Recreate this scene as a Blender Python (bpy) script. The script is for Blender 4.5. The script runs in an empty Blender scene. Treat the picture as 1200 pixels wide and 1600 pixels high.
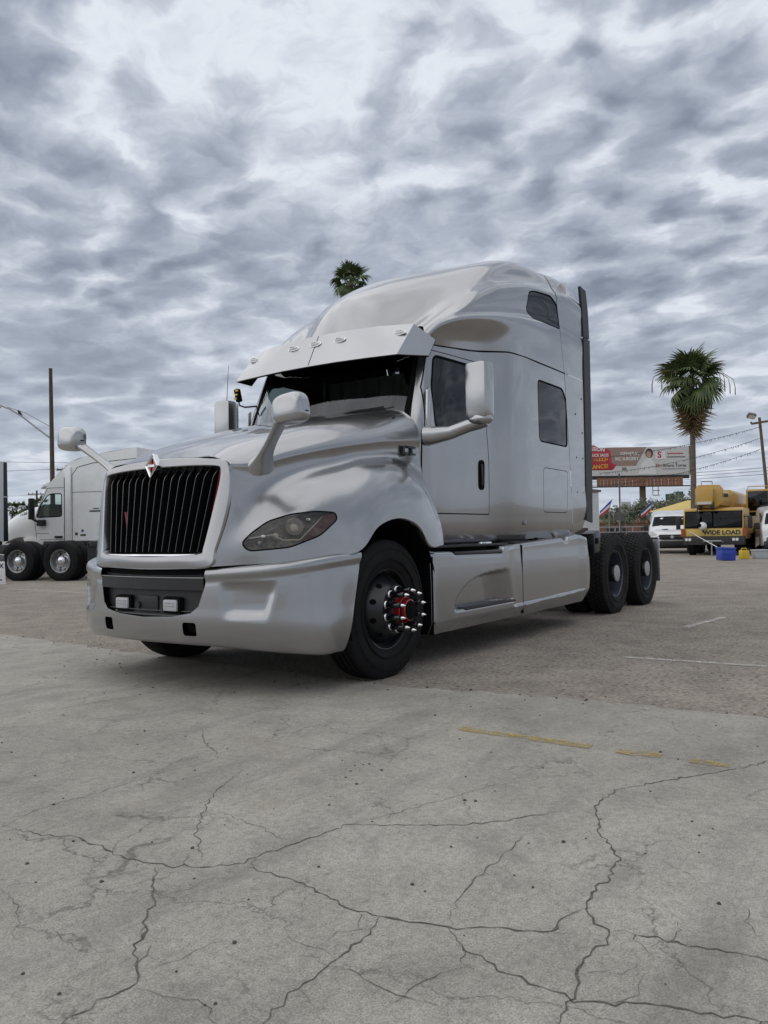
import bpy, bmesh, math, random
from mathutils import Vector, Matrix
from mathutils.bvhtree import BVHTree
R = math.radians
random.seed(7)
scene = bpy.context.scene
C = bpy.context.collection

# ---------------------------------------------------------------- camera
cd = bpy.data.cameras.new('camera'); cam = bpy.data.objects.new('camera', cd); C.objects.link(cam)
rt = Vector((0.56853237, -0.82249337, -0.01660119)); up = Vector((-0.01327527, -0.02934978, 0.99948104)); fw = Vector((0.82255377, 0.56801695, 0.02760512))
M = Matrix((rt, up, -fw)).transposed().to_4x4(); M.translation = Vector((-4.79974, -4.46959, 1.05996))
cam.matrix_world = M
cd.sensor_fit = 'HORIZONTAL'; cd.sensor_width = 36.0; cd.lens = 36.0 * 1227.9 / 1200.0
cd.clip_start = 0.05; cd.clip_end = 3000
scene.camera = cam
scene.view_settings.view_transform = 'Standard'; scene.view_settings.look = 'None'
scene.view_settings.exposure = 0.0; scene.view_settings.gamma = 1.0
scene.render.film_transparent = False

# ---------------------------------------------------------------- sky and sun
SUN_EL, SUN_AZ = R(62), R(140)          # direction the light comes from (azimuth from +X towards +Y)
world = bpy.data.worlds.new('World'); scene.world = world; world.use_nodes = True
wt = world.node_tree; wt.nodes.clear()
def N(t, ty, **kw):
    n = t.nodes.new(ty)
    for k, v in kw.items(): setattr(n, k, v)
    return n
def setin(n, **kw):
    for k, v in kw.items(): n.inputs[k.replace('_', ' ')].default_value = v
def math_n(t, op, a, b=None, c=None, clamp=False):
    n = N(t, 'ShaderNodeMath', operation=op, use_clamp=clamp)
    for i, v in enumerate((a, b, c)):
        if v is None: continue
        if isinstance(v, (int, float)): n.inputs[i].default_value = v
        else: t.links.new(v, n.inputs[i])
    return n.outputs[0]
def ramp(t, src, stops, interp='LINEAR'):
    n = N(t, 'ShaderNodeValToRGB'); n.color_ramp.interpolation = interp
    els = n.color_ramp.elements
    while len(els) < len(stops): els.new(0.5)
    for e, (p, c) in zip(els, stops):
        e.position = p; e.color = (c, c, c, 1) if isinstance(c, (int, float)) else (*c, 1)
    t.links.new(src, n.inputs[0]); return n.outputs[0]
def mixc(t, fac, a, b, mode='MIX'):
    n = N(t, 'ShaderNodeMix', data_type='RGBA', blend_type=mode)
    for i, v in ((0, fac), (6, a), (7, b)):
        if isinstance(v, (int, float)): n.inputs[i].default_value = v
        elif isinstance(v, tuple): n.inputs[i].default_value = (*v, 1)
        else: t.links.new(v, n.inputs[i])
    return n.outputs[2]
def noise(t, vec, scale, detail=2, rough=.5, dist=0.0, dims='3D', lac=2.0):
    n = N(t, 'ShaderNodeTexNoise', noise_dimensions=dims)
    setin(n, Scale=scale, Detail=detail, Roughness=rough, Distortion=dist, Lacunarity=lac)
    if vec is not None: t.links.new(vec, n.inputs['Vector'])
    return n.outputs['Fac']
def build_sky():
    t = wt; L = t.links
    sky = N(t, 'ShaderNodeTexSky', sky_type='NISHITA', sun_disc=False)
    sky.sun_elevation = SUN_EL; sky.sun_rotation = R(90) - SUN_AZ
    tc = N(t, 'ShaderNodeTexCoord'); sep = N(t, 'ShaderNodeSeparateXYZ'); L.new(tc.outputs['Generated'], sep.inputs[0])
    zc = math_n(t, 'MAXIMUM', sep.outputs[2], 0.0)
    den = math_n(t, 'ADD', zc, 0.16)
    px = math_n(t, 'DIVIDE', sep.outputs[0], den); py = math_n(t, 'DIVIDE', sep.outputs[1], den)
    cmb = N(t, 'ShaderNodeCombineXYZ'); L.new(px, cmb.inputs[0]); L.new(py, cmb.inputs[1]); cmb.inputs[2].default_value = 3.7
    mp = N(t, 'ShaderNodeMapping'); mp.inputs['Rotation'].default_value = (0, 0, R(-28)); mp.inputs['Scale'].default_value = (1.1, .95, 1); mp.inputs['Location'].default_value = (1.3, 5.2, 0)
    L.new(cmb.outputs[0], mp.inputs[0]); v = mp.outputs[0]
    wn = N(t, 'ShaderNodeTexNoise'); setin(wn, Scale=5.0, Detail=4, Roughness=.55); L.new(v, wn.inputs['Vector'])
    wv = N(t, 'ShaderNodeVectorMath', operation='MULTIPLY_ADD'); L.new(wn.outputs['Color'], wv.inputs[0]); wv.inputs[1].default_value = (.26, .26, 0); L.new(v, wv.inputs[2])
    vo = N(t, 'ShaderNodeTexVoronoi', feature='SMOOTH_F1'); setin(vo, Scale=8.0, Smoothness=.85); L.new(wv.outputs[0], vo.inputs['Vector'])
    big = noise(t, v, 1.0, 3, .5, .2)
    mid = noise(t, v, 2.6, 4, .55, .1)
    puff = noise(t, wv.outputs[0], 11., 6, .58, .0)
    cell = math_n(t, 'SUBTRACT', .62, vo.outputs['Distance'])                       # 0.1 .. 0.6, high inside a puff
    clump = ramp(t, noise(t, v, 1.6, 2, .5), [(.36, .25), (.62, 1.0)])               # some stretches rippled, others smooth
    d = math_n(t, 'MULTIPLY_ADD', big, .72, math_n(t, 'MULTIPLY_ADD', mid, .50, math_n(t, 'MULTIPLY_ADD', puff, .38, math_n(t, 'MULTIPLY', math_n(t, 'MULTIPLY', cell, clump), .68))))
    d = math_n(t, 'ADD', d, -.385)
    col = ramp(t, d, [(0.12, (.92, .95, 1.0)), (.30, (.735, .78, .855)), (.38, (.555, .605, .69)), (.46, (.43, .477, .565)), (.55, (.34, .383, .468)), (.66, (.265, .305, .385)), (.82, (.20, .235, .305))], 'B_SPLINE')
    # towards the horizon the cloud deck thins into an even pale haze
    hz = ramp(t, sep.outputs[2], [(0.0, .75), (.10, .42), (.30, .0)])
    col = mixc(t, hz, col, (.60, .66, .75))
    thin = math_n(t, 'MULTIPLY', ramp(t, d, [(.15, 1.0), (.27, 0.0)]), .45)
    cl10 = mixc(t, 1.0, col, (10., 10., 10.), 'MULTIPLY')
    skyc = mixc(t, 1.0, sky.outputs[0], (1.0, 1.0, 1.0), 'MULTIPLY')
    thin = math_n(t, 'MULTIPLY', thin, ramp(t, sep.outputs[2], [(.06, 0.0), (.16, .85)]))
    tot = mixc(t, thin, cl10, skyc)
    bg = N(t, 'ShaderNodeBackground'); bg.inputs['Strength'].default_value = 0.1
    L.new(tot, bg.inputs['Color'])
    out = N(t, 'ShaderNodeOutputWorld'); L.new(bg.outputs[0], out.inputs['Surface'])
build_sky()
sd = bpy.data.lights.new('sun', 'SUN'); sd.energy = 1.5; sd.angle = R(115); sd.color = (1.0, .96, .90)
sun = bpy.data.objects.new('sun', sd); C.objects.link(sun)
sdir = Vector((math.cos(SUN_EL)*math.cos(SUN_AZ), math.cos(SUN_EL)*math.sin(SUN_AZ), math.sin(SUN_EL)))
sun.rotation_euler = sdir.to_track_quat('Z', 'Y').to_euler(); sun.location = (0, 0, 30)

# ---------------------------------------------------------------- materials
def mat_new(name):
    m = bpy.data.materials.new(name); m.use_nodes = True; t = m.node_tree
    return m, t, t.nodes['Principled BSDF']
def objcoord(t):
    return N(t, 'ShaderNodeTexCoord').outputs['Object']
def bump(t, p, h, strength, dist):
    b = N(t, 'ShaderNodeBump'); setin(b, Strength=strength, Distance=dist); t.links.new(h, b.inputs['Height']); t.links.new(b.outputs[0], p.inputs['Normal'])
MATS = {}
def simple(name, col, rough=.5, metal=0.0, coat=0.0, var=.12, vscale=6., bumpy=0.0, bscale=60., spec=.5, emit=None):
    m, t, p = mat_new(name)
    oc = objcoord(t)
    n = noise(t, oc, vscale, 5, .6)
    f = ramp(t, n, [(.3, 1.0 - var), (.7, 1.0 + var)])
    c = mixc(t, 1.0, col, f, 'MULTIPLY'); t.links.new(c, p.inputs['Base Color'])
    r = math_n(t, 'MULTIPLY_ADD', noise(t, oc, vscale*1.7, 3), .25*rough, rough*.88); t.links.new(r, p.inputs['Roughness'])
    p.inputs['Metallic'].default_value = metal; p.inputs['Coat Weight'].default_value = coat; p.inputs['Coat Roughness'].default_value = .06
    p.inputs['Specular IOR Level'].default_value = spec
    if bumpy: bump(t, p, noise(t, oc, bscale, 4, .6), bumpy, .01)
    if emit: p.inputs['Emission Color'].default_value = (*emit[:3], 1); p.inputs['Emission Strength'].default_value = emit[3]
    MATS[name] = m; return m
def paint(name, col, metal, rough, coat=.6, dust=.25):
    m, t, p = mat_new(name); oc = objcoord(t)
    dn = noise(t, oc, 2.2, 3, .5)
    c = mixc(t, 1.0, col, ramp(t, dn, [(.35, .975), (.65, 1.025)]), 'MULTIPLY')
    if dust:                                              # grime in soft blotches
        c = mixc(t, math_n(t, 'MULTIPLY', ramp(t, noise(t, oc, 3.5, 6, .65), [(.42, 0.0), (.75, 1.0)]), dust), c, (.36, .34, .31))
    t.links.new(c, p.inputs['Base Color'])
    p.inputs['Metallic'].default_value = metal; p.inputs['Roughness'].default_value = rough
    p.inputs['Coat Weight'].default_value = coat; p.inputs['Coat Roughness'].default_value = .03
    MATS[name] = m; return m
def glass(name, tint, refl_boost=1.0, rough=0.0):
    m, t, p = mat_new(name); t.nodes.remove(p)
    tr = N(t, 'ShaderNodeBsdfTransparent'); tr.inputs[0].default_value = (*tint, 1)
    gl = N(t, 'ShaderNodeBsdfGlossy'); gl.inputs['Roughness'].default_value = rough; gl.inputs['Color'].default_value = (.95, .97, 1, 1)
    lw = N(t, 'ShaderNodeLayerWeight'); lw.inputs[0].default_value = .5
    f = math_n(t, 'MULTIPLY', math_n(t, 'MULTIPLY_ADD', math_n(t, 'POWER', lw.outputs['Facing'], 5.0), .955, .045), refl_boost, clamp=True)
    mx = N(t, 'ShaderNodeMixShader'); t.links.new(f, mx.inputs[0]); t.links.new(tr.outputs[0], mx.inputs[1]); t.links.new(gl.outputs[0], mx.inputs[2])
    t.links.new(mx.outputs[0], t.nodes['Material Output'].inputs['Surface'])
    MATS[name] = m; return m
paint('silver', (.36, .361, .366), .92, .25, .75, .0)
paint('silver_trim', (.43, .432, .437), .90, .25, .7, .0)
paint('white_paint', (.86, .87, .86), 0.0, .35, .4, .12)
paint('van_white', (.72, .73, .73), 0.0, .3, .5, .15)
paint('crane_yellow', (.52, .30, .035), 0.0, .45, .2, .45)
simple('black_plastic', (.014, .014, .016), .48, var=.25, vscale=9, bumpy=.12, bscale=220)
simple('black_gloss', (.006, .006, .008), .14, coat=.6)
simple('gap', (.005, .005, .005), .8, spec=.08)
simple('rubber', (.010, .010, .011), .7, spec=.2, var=.3, vscale=7, bumpy=.25, bscale=120)
simple('rubber_dusty', (.020, .0195, .019), .85, spec=.25, var=.4, vscale=6, bumpy=.3, bscale=120)
simple('chrome', (.78, .79, .80), .10, metal=1.0, var=.03)
simple('alu', (.62, .63, .64), .28, metal=1.0, var=.08)
simple('bar_trim', (.34, .345, .35), .3, metal=1.0, var=.08)
simple('wheel_alu', (.42, .425, .43), .3, metal=1.0, var=.2, vscale=12)
simple('wheel_black', (.010, .011, .014), .30, coat=.15, var=.2)
simple('wheel_blue', (.05, .058, .075), .38, var=.2)
simple('hub_grey', (.38, .37, .355), .55, var=.12, vscale=14)
simple('red_gloss', (.32, .010, .014), .22, coat=.5)
simple('red_accent', (.22, .012, .018), .4)
simple('emblem_red', (.52, .075, .04), .3)
simple('badge_black', (.012, .014, .02), .3)
simple('amber', (.11, .04, .02), .18, coat=.8)
simple('lamp_dark', (.10, .10, .10), .25, coat=.5)
simple('lamp_house', (.30, .285, .26), .35, metal=.4, var=.5, vscale=25)
simple('lamp_white', (.75, .76, .76), .25, coat=.5)
simple('interior', (.035, .035, .037), .75)
simple('interior_mid', (.10, .098, .095), .8)
simple('fabric_grey', (.08, .08, .085), .9)
simple('curtain', (.22, .23, .235), .9)
simple('dark_steel', (.030, .029, .028), .6, var=.35, vscale=8, bumpy=.2)
simple('rust_steel', (.085, .05, .032), .8, var=.5, vscale=12, bumpy=.3)
simple('galv', (.34, .35, .36), .5, metal=.6)
simple('yellow_plastic', (.62, .42, .03), .45)
simple('blue_plastic', (.025, .06, .36), .4)
simple('clear_plastic', (.42, .43, .45), .35)
simple('wood_pole', (.085, .062, .047), .9, var=.3, vscale=5, bumpy=.4, bscale=40)
simple('pole_grey', (.12, .115, .11), .7)
simple('wire', (.05, .05, .055), .7)
simple('sign_red', (.40, .03, .045), .45)
simple('sign_white', (.72, .72, .71), .5, var=.06)
simple('sign_yellow', (.75, .45, .04), .5)
simple('sign_brown', (.30, .21, .18), .6)
simple('sign_cream', (.56, .56, .54), .6, var=.06)
simple('letter_dark', (.04, .04, .05), .6)
simple('letter_red', (.45, .05, .06), .6)
simple('letter_white', (.80, .80, .78), .5, var=.03)
simple('highway_green', (.01, .15, .09), .5)
simple('dull_brick', (.20, .11, .08), .9)
simple('boards', (.26, .12, .065), .8, var=.2, vscale=3)
simple('billboard_pole', (.13, .095, .07), .8, var=.2)
simple('siding', (.55, .57, .58), .6, var=.06)
simple('roof_yellow', (.62, .46, .13), .7)
simple('fascia_red', (.33, .07, .03), .7)
simple('wall_tan', (.36, .30, .23), .9)
simple('skin', (.45, .27, .19), .6)
simple('hair', (.03, .022, .018), .7)
simple('bird', (.02, .02, .022), .8)
simple('flag_blue', (.03, .06, .30), .8)
simple('flag_red', (.42, .03, .04), .8)
simple('flag_white', (.7, .7, .7), .8)
simple('pebble', (.075, .07, .065), .9, var=.4, vscale=30)
simple('bark', (.15, .12, .095), .95, var=.3, vscale=6, bumpy=.6, bscale=30)
simple('dead_frond', (.20, .155, .075), .9, var=.35, vscale=3)
simple('taillight', (.5, .03, .03), .3, coat=.6)
glass('windshield_glass', (.78, .86, .84), 1.5)
glass('far_glass', (.05, .06, .065), .45)
glass('tint_band', (.02, .02, .02), .5)
glass('window_glass', (.20, .235, .235), .9)
glass('tinted_glass', (.03, .034, .036), 1.0)
glass('lens_glass', (.66, .61, .54), 1.2, .02)
def foliage(name, c1, c2):
    m, t, p = mat_new(name)
    n = noise(t, objcoord(t), 1.7, 4, .6)
    t.links.new(ramp(t, n, [(.35, c1), (.65, c2)]), p.inputs['Base Color'])
    p.inputs['Roughness'].default_value = .6
    MATS[name] = m
foliage('palm_green', (.04, .066, .02), (.10, .14, .042))
foliage('tree_green', (.06, .075, .04), (.12, .135, .075))
def ground_mats():
    # weathered concrete
    m, t, p = mat_new('concrete'); oc = objcoord(t); L = t.links
    b1 = noise(t, oc, .55, 6, .62, .3); b2 = noise(t, oc, 3.2, 6, .65, .2); b3 = noise(t, oc, 34., 4, .7); b4 = noise(t, oc, 190., 2, .6)
    c = ramp(t, b1, [(.32, (.290, .269, .232)), (.55, (.365, .340, .294)), (.72, (.410, .384, .333))])
    c = mixc(t, 1.0, c, ramp(t, b2, [(.30, .80), (.5, 1.0), (.72, 1.14)]), 'MULTIPLY')
    c = mixc(t, 1.0, c, ramp(t, b3, [(.28, .76), (.5, 1.0), (.75, 1.16)]), 'MULTIPLY')
    c = mixc(t, 1.0, c, ramp(t, b4, [(.25, .62), (.5, 1.0), (.78, 1.42)]), 'MULTIPLY')
    vor = N(t, 'ShaderNodeTexVoronoi', feature='F1'); vor.inputs['Scale'].default_value = 95.; L.new(oc, vor.inputs['Vector'])
    vs = N(t, 'ShaderNodeSeparateColor'); L.new(vor.outputs['Color'], vs.inputs[0])
    agg = math_n(t, 'MULTIPLY', ramp(t, vs.outputs[0], [(.74, 0.0), (.82, 1.0)]), ramp(t, vor.outputs['Distance'], [(.22, 1.0), (.38, 0.0)]))
    c = mixc(t, math_n(t, 'MULTIPLY', agg, .55), c, mixc(t, vs.outputs[1], (.10, .095, .085), (.44, .41, .37)))
    pit = N(t, 'ShaderNodeTexVoronoi', feature='F1'); pit.inputs['Scale'].default_value = 26.; pit.inputs['Randomness'].default_value = 1.0; L.new(oc, pit.inputs['Vector'])
    ps = N(t, 'ShaderNodeSeparateColor'); L.new(pit.outputs['Color'], ps.inputs[0])
    pt = math_n(t, 'MULTIPLY', ramp(t, ps.outputs[2], [(.86, 0.0), (.90, 1.0)]), ramp(t, pit.outputs['Distance'], [(.06, 1.0), (.13, 0.0)]))
    c = mixc(t, math_n(t, 'MULTIPLY', pt, .8), c, (.05, .047, .042))
    # dried stains and faint tyre smears with a shape of their own
    mp = N(t, 'ShaderNodeMapping'); mp.inputs['Rotation'].default_value = (0, 0, R(34)); mp.inputs['Scale'].default_value = (.5, 3.2, 1); L.new(oc, mp.inputs[0])
    st = noise(t, mp.outputs[0], 1.1, 5, .6, .4)
    c = mixc(t, ramp(t, st, [(.54, 0.0), (.70, .42)]), c, (.15, .147, .14))
    c = mixc(t, ramp(t, noise(t, oc, 2.1, 5, .6, 1.2), [(.62, 0.0), (.72, .5)]), c, (.20, .19, .17))
    c = mixc(t, ramp(t, noise(t, oc, 1.3, 4, .6, .8), [(.60, 0.0), (.74, .30)]), c, (.31, .275, .215))
    # hairline crazing
    wv = N(t, 'ShaderNodeVectorMath', operation='MULTIPLY_ADD'); wn = N(t, 'ShaderNodeTexNoise'); setin(wn, Scale=3.5, Detail=5, Roughness=.65); L.new(oc, wn.inputs['Vector']); L.new(wn.outputs['Color'], wv.inputs[0]); wv.inputs[1].default_value = (.45, .45, 0); L.new(oc, wv.inputs[2])
    ve = N(t, 'ShaderNodeTexVoronoi', feature='DISTANCE_TO_EDGE'); ve.inputs['Scale'].default_value = 1.35; L.new(wv.outputs[0], ve.inputs['Vector'])
    hair = math_n(t, 'MULTIPLY', ramp(t, ve.outputs['Distance'], [(.0, 1.0), (.009, 0.0)]), ramp(t, noise(t, oc, 1.7, 3, .6), [(.42, 0.0), (.58, .75)]))
    c = mixc(t, hair, c, (.10, .094, .082))
    L.new(c, p.inputs['Base Color']); p.inputs['Roughness'].default_value = .88; p.inputs['Specular IOR Level'].default_value = .3
    hb = math_n(t, 'ADD', math_n(t, 'MULTIPLY', b4, .45), math_n(t, 'SUBTRACT', math_n(t, 'MULTIPLY', b3, .8), pt))
    bump(t, p, hb, .55, .006)
    MATS['concrete'] = m
    # old asphalt with brown exposed aggregate
    m, t, p = mat_new('asphalt'); oc = objcoord(t); L = t.links
    b1 = noise(t, oc, .22, 6, .6, .4); b2 = noise(t, oc, 2.4, 6, .65); b3 = noise(t, oc, 30., 4, .75); b4 = noise(t, oc, 150., 2, .6)
    c = ramp(t, b1, [(.30, (.235, .207, .170)), (.6, (.305, .270, .226)), (.75, (.355, .316, .268))])
    c = mixc(t, 1.0, c, ramp(t, b2, [(.3, .74), (.5, 1.0), (.72, 1.2)]), 'MULTIPLY')
    c = mixc(t, 1.0, c, ramp(t, b3, [(.25, .45), (.5, 1.0), (.75, 1.6)]), 'MULTIPLY')
    vor = N(t, 'ShaderNodeTexVoronoi', feature='F1'); vor.inputs['Scale'].default_value = 27.; L.new(oc, vor.inputs['Vector'])
    vs = N(t, 'ShaderNodeSeparateColor'); L.new(vor.outputs['Color'], vs.inputs[0])
    agg = math_n(t, 'MULTIPLY', ramp(t, vs.outputs[0], [(.55, 0.0), (.65, 1.0)]), ramp(t, vor.outputs['Distance'], [(.25, 1.0), (.42, 0.0)]))
    c = mixc(t, math_n(t, 'MULTIPLY', agg, .8), c, mixc(t, vs.outputs[1], (.07, .062, .053), (.52, .47, .40)))
    L.new(c, p.inputs['Base Color']); p.inputs['Roughness'].default_value = .9; p.inputs['Specular IOR Level'].default_value = .25
    bump(t, p, math_n(t, 'ADD', b3, math_n(t, 'MULTIPLY', agg, .7)), 1.0, .016)
    MATS['asphalt'] = m
    # worn road paint
    for nm, col, lo, hi in (('worn_yellow', (.42, .315, .11), .44, .64), ('worn_white', (.58, .55, .50), .42, .60)):
        m, t, p = mat_new(nm); oc = objcoord(t)
        n1 = noise(t, oc, 14., 6, .75); n2 = noise(t, oc, 90., 2, .6)
        k = ramp(t, math_n(t, 'MULTIPLY_ADD', n2, .45, math_n(t, 'MULTIPLY', n1, .62)), [(lo, 0.0), (hi, 1.0)])
        p.inputs['Base Color'].default_value = (*col, 1); p.inputs['Roughness'].default_value = .85
        tr = N(t, 'ShaderNodeBsdfTransparent'); mx = N(t, 'ShaderNodeMixShader')
        t.links.new(k, mx.inputs[0]); t.links.new(tr.outputs[0], mx.inputs[1]); t.links.new(p.outputs[0], mx.inputs[2])
        t.links.new(mx.outputs[0], t.nodes['Material Output'].inputs['Surface'])
        MATS[nm] = m
    # crack filler: dirt, torn edges
    m, t, p = mat_new('crack'); oc = objcoord(t)
    t.links.new(ramp(t, noise(t, oc, 60., 4, .6), [(.3, (.06, .055, .047)), (.7, (.15, .138, .115))]), p.inputs['Base Color']); p.inputs['Roughness'].default_value = 1.0
    MATS['crack'] = m
ground_mats()
# ---------------------------------------------------------------- mesh tools
class MB:
    """collects geometry for ONE mesh object"""
    def __init__(s): s.v = []; s.f = []; s.m = []; s.mats = []; s.cur = 0
    def use(s, mat):
        if mat not in s.mats: s.mats.append(mat)
        s.cur = s.mats.index(mat); return s
    def face(s, idx): s.f.append(tuple(idx)); s.m.append(s.cur)
    def poly(s, pts):
        b = len(s.v); s.v += [Vector(p) for p in pts]; s.face(range(b, b + len(pts)))
    def grid(s, P, closeu=False, closev=False, flip=False):
        nu, nv = len(P), len(P[0]); b = len(s.v)
        for r in P: s.v += [Vector(p) for p in r]
        for i in range(nu if closeu else nu - 1):
            for j in range(nv if closev else nv - 1):
                a = b + i*nv + j; c = b + ((i+1) % nu)*nv + j; d = b + ((i+1) % nu)*nv + (j+1) % nv; e = b + i*nv + (j+1) % nv
                s.face((a, e, d, c) if flip else (a, c, d, e))
        return s
    def box(s, c, size, rot=None, bev=0.0):
        bm = bmesh.new(); bmesh.ops.create_cube(bm, size=1.0)
        bmesh.ops.scale(bm, vec=size, verts=bm.verts)
        if bev: bmesh.ops.bevel(bm, geom=list(bm.edges), offset=bev, segments=2, affect='EDGES', profile=.6)
        mtx = Matrix.Translation(Vector(c)) @ (rot.to_4x4() if rot else Matrix())
        s.bm(bm, mtx); bm.free(); return s
    def bm(s, bm, mtx=Matrix()):
        b = len(s.v); bm.verts.index_update()
        s.v += [mtx @ v.co for v in bm.verts]
        for f in bm.faces: s.face([b + v.index for v in f.verts])
    def cyl(s, p0, p1, r0, r1=None, n=12, caps=True):
        r1 = r0 if r1 is None else r1
        p0, p1 = Vector(p0), Vector(p1); d = (p1 - p0).normalized()
        a = d.orthogonal().normalized(); c = d.cross(a); b = len(s.v)
        for p, r in ((p0, r0), (p1, r1)):
            for k in range(n):
                w = 2*math.pi*k/n; s.v.append(p + a*math.cos(w)*r + c*math.sin(w)*r)
        for k in range(n): s.face((b+k, b+(k+1) % n, b+n+(k+1) % n, b+n+k))
        if caps: s.face([b+k for k in range(n)][::-1]); s.face([b+n+k for k in range(n)])
        return s
    def tube(s, path, r, n=8, caps=True):
        path = [Vector(p) for p in path]; rings = []
        rr = r if isinstance(r, (list, tuple)) else [r]*len(path)
        prev = None
        for i, p in enumerate(path):
            d = (path[min(i+1, len(path)-1)] - path[max(i-1, 0)]).normalized()
            a = prev - d*prev.dot(d) if prev else d.orthogonal()
            a.normalize(); prev = a; c = d.cross(a)
            rings.append([p + a*math.cos(2*math.pi*k/n)*rr[i] + c*math.sin(2*math.pi*k/n)*rr[i] for k in range(n)])
        b = len(s.v); s.grid(rings, closev=True)
        if caps: s.face([b+k for k in range(n)]); s.face([b+(len(path)-1)*n+k for k in range(n)][::-1])
        return s
    def lathe(s, prof, origin, axis, n=32, close=False):
        """prof = [(dist along axis, radius)]"""
        o = Vector(origin); d = Vector(axis).normalized(); a = d.orthogonal().normalized(); c = d.cross(a)
        s.grid([[o + d*h + (a*math.cos(2*math.pi*k/n) + c*math.sin(2*math.pi*k/n))*r for k in range(n)] for h, r in prof], closev=True, closeu=close)
        return s
    def prism(s, poly, axis, lo, hi, bev=0.0):
        """poly = 2D outline in the plane across axis ('x': (y,z), 'y': (x,z), 'z': (x,y))"""
        def P(a, b, h): return {'x': (h, a, b), 'y': (a, h, b), 'z': (a, b, h)}[axis]
        bm = bmesh.new()
        v0 = [bm.verts.new(P(a, b, lo)) for a, b in poly]; v1 = [bm.verts.new(P(a, b, hi)) for a, b in poly]; n = len(poly)
        bm.faces.new(v0); bm.faces.new(v1[::-1])
        for k in range(n): bm.faces.new((v0[k], v1[k], v1[(k+1) % n], v0[(k+1) % n]))
        bmesh.ops.recalc_face_normals(bm, faces=bm.faces)
        if bev: bmesh.ops.bevel(bm, geom=list(bm.edges), offset=bev, segments=2, affect='EDGES', profile=.6)
        s.bm(bm); bm.free(); return s
    def mesh(s, name, mat=None, smooth=35):
        me = bpy.data.meshes.new(name); me.from_pydata([tuple(v) for v in s.v], [], s.f)
        for m in (s.mats or [mat]): me.materials.append(MATS[m])
        if s.mats: me.polygons.foreach_set('material_index', s.m)
        if smooth:
            me.polygons.foreach_set('use_smooth', [True]*len(me.polygons))
            me.set_sharp_from_angle(angle=R(smooth))
        me.update(); return me
    def build(s, name, mat=None, parent=None, smooth=35, loc=None, label=None):
        return link(name, s.mesh(name, mat, smooth), parent, loc, label)
def link(name, me, parent=None, loc=None, label=None):
    o = bpy.data.objects.new(name, me); C.objects.link(o)
    if parent: o.parent = parent
    if loc: o.location = loc
    if label: o['label'] = label
    return o
def tag(o, label, cat, group=None):
    o['label'] = label; o['category'] = cat
    if group: o['group'] = group
    return o
def thing(name, label, cat, loc=(0, 0, 0), rz=0.0, group=None):
    o = bpy.data.objects.new(name, None); C.objects.link(o); o.location = loc; o.rotation_euler = (0, 0, rz); o.empty_display_size = .2
    return tag(o, label, cat, group)
def crom(p0, p1, p2, p3, t):
    return .5*((2*p1) + (p2 - p0)*t + (2*p0 - 5*p1 + 4*p2 - p3)*t*t + (3*p1 - p0 - 3*p2 + p3)*t*t*t)
def refine(row, k):
    """smooth curve through the points, tangents weighted by the spacing so uneven spacing makes no bumps"""
    n = len(row); out = []
    d = [max((row[i+1] - row[i]).length, 1e-5) for i in range(n - 1)]
    m = []
    for i in range(n):
        if i == 0: m.append((row[1] - row[0])/d[0])
        elif i == n - 1: m.append((row[-1] - row[-2])/d[-1])
        else: m.append(((row[i] - row[i-1])/d[i-1]*d[i] + (row[i+1] - row[i])/d[i]*d[i-1])/(d[i-1] + d[i]))
    for i in range(n - 1):
        for q in range(k):
            t = q/k; t2, t3 = t*t, t*t*t
            out.append(row[i]*(2*t3 - 3*t2 + 1) + m[i]*d[i]*(t3 - 2*t2 + t) + row[i+1]*(3*t2 - 2*t3) + m[i+1]*d[i]*(t3 - t2))
    out.append(row[-1]); return out
def net(rows, ku, kv):
    rows = [[Vector(p) for p in r] for r in rows]
    rows = [refine(r, kv) for r in rows]
    cols = [refine([r[j] for r in rows], ku) for j in range(len(rows[0]))]
    return [[cols[j][i] for j in range(len(cols))] for i in range(len(cols[0]))]
def relax(P, it, mask=None):
    """even out small wobbles of a grid, edges stay"""
    nu, nv = len(P), len(P[0])
    for _ in range(it):
        Q = [[p.copy() for p in r] for r in P]
        for i in range(1, nu - 1):
            for j in range(1, nv - 1):
                if mask and not mask(i, j): continue
                Q[i][j] = P[i][j]*.5 + (P[i-1][j] + P[i+1][j] + P[i][j-1] + P[i][j+1])*.125
        P = Q
    return P
def smooth01(a, b, x):
    t = min(1, max(0, (x - a)/(b - a))); return t*t*(3 - 2*t)
def bm_of(P, flip=False):
    bm = bmesh.new(); V = [[bm.verts.new(p) for p in r] for r in P]
    for i in range(len(P) - 1):
        for j in range(len(P[0]) - 1):
            q = (V[i][j], V[i+1][j], V[i+1][j+1], V[i][j+1])
            bm.faces.new(q[::-1] if flip else q)
    return bm
def inset_poly(poly, d):
    """offset a convex outline inwards by d"""
    n = len(poly); area = sum(poly[i][0]*poly[(i+1) % n][1] - poly[(i+1) % n][0]*poly[i][1] for i in range(n)); sg = 1 if area > 0 else -1
    ln = []
    for i in range(n):
        a, b = Vector(poly[i]), Vector(poly[(i+1) % n]); e = (b - a).normalized(); nn = Vector((-e.y, e.x))*sg
        ln.append((a + nn*d, e))
    out = []
    for i in range(n):
        p, e = ln[i-1]; q, g = ln[i]; den = e.x*g.y - e.y*g.x
        if abs(den) < 1e-6: out.append(tuple(q)); continue
        t = ((q.x - p.x)*g.y - (q.y - p.y)*g.x)/den; out.append(tuple(p + e*t))
    return out
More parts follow.
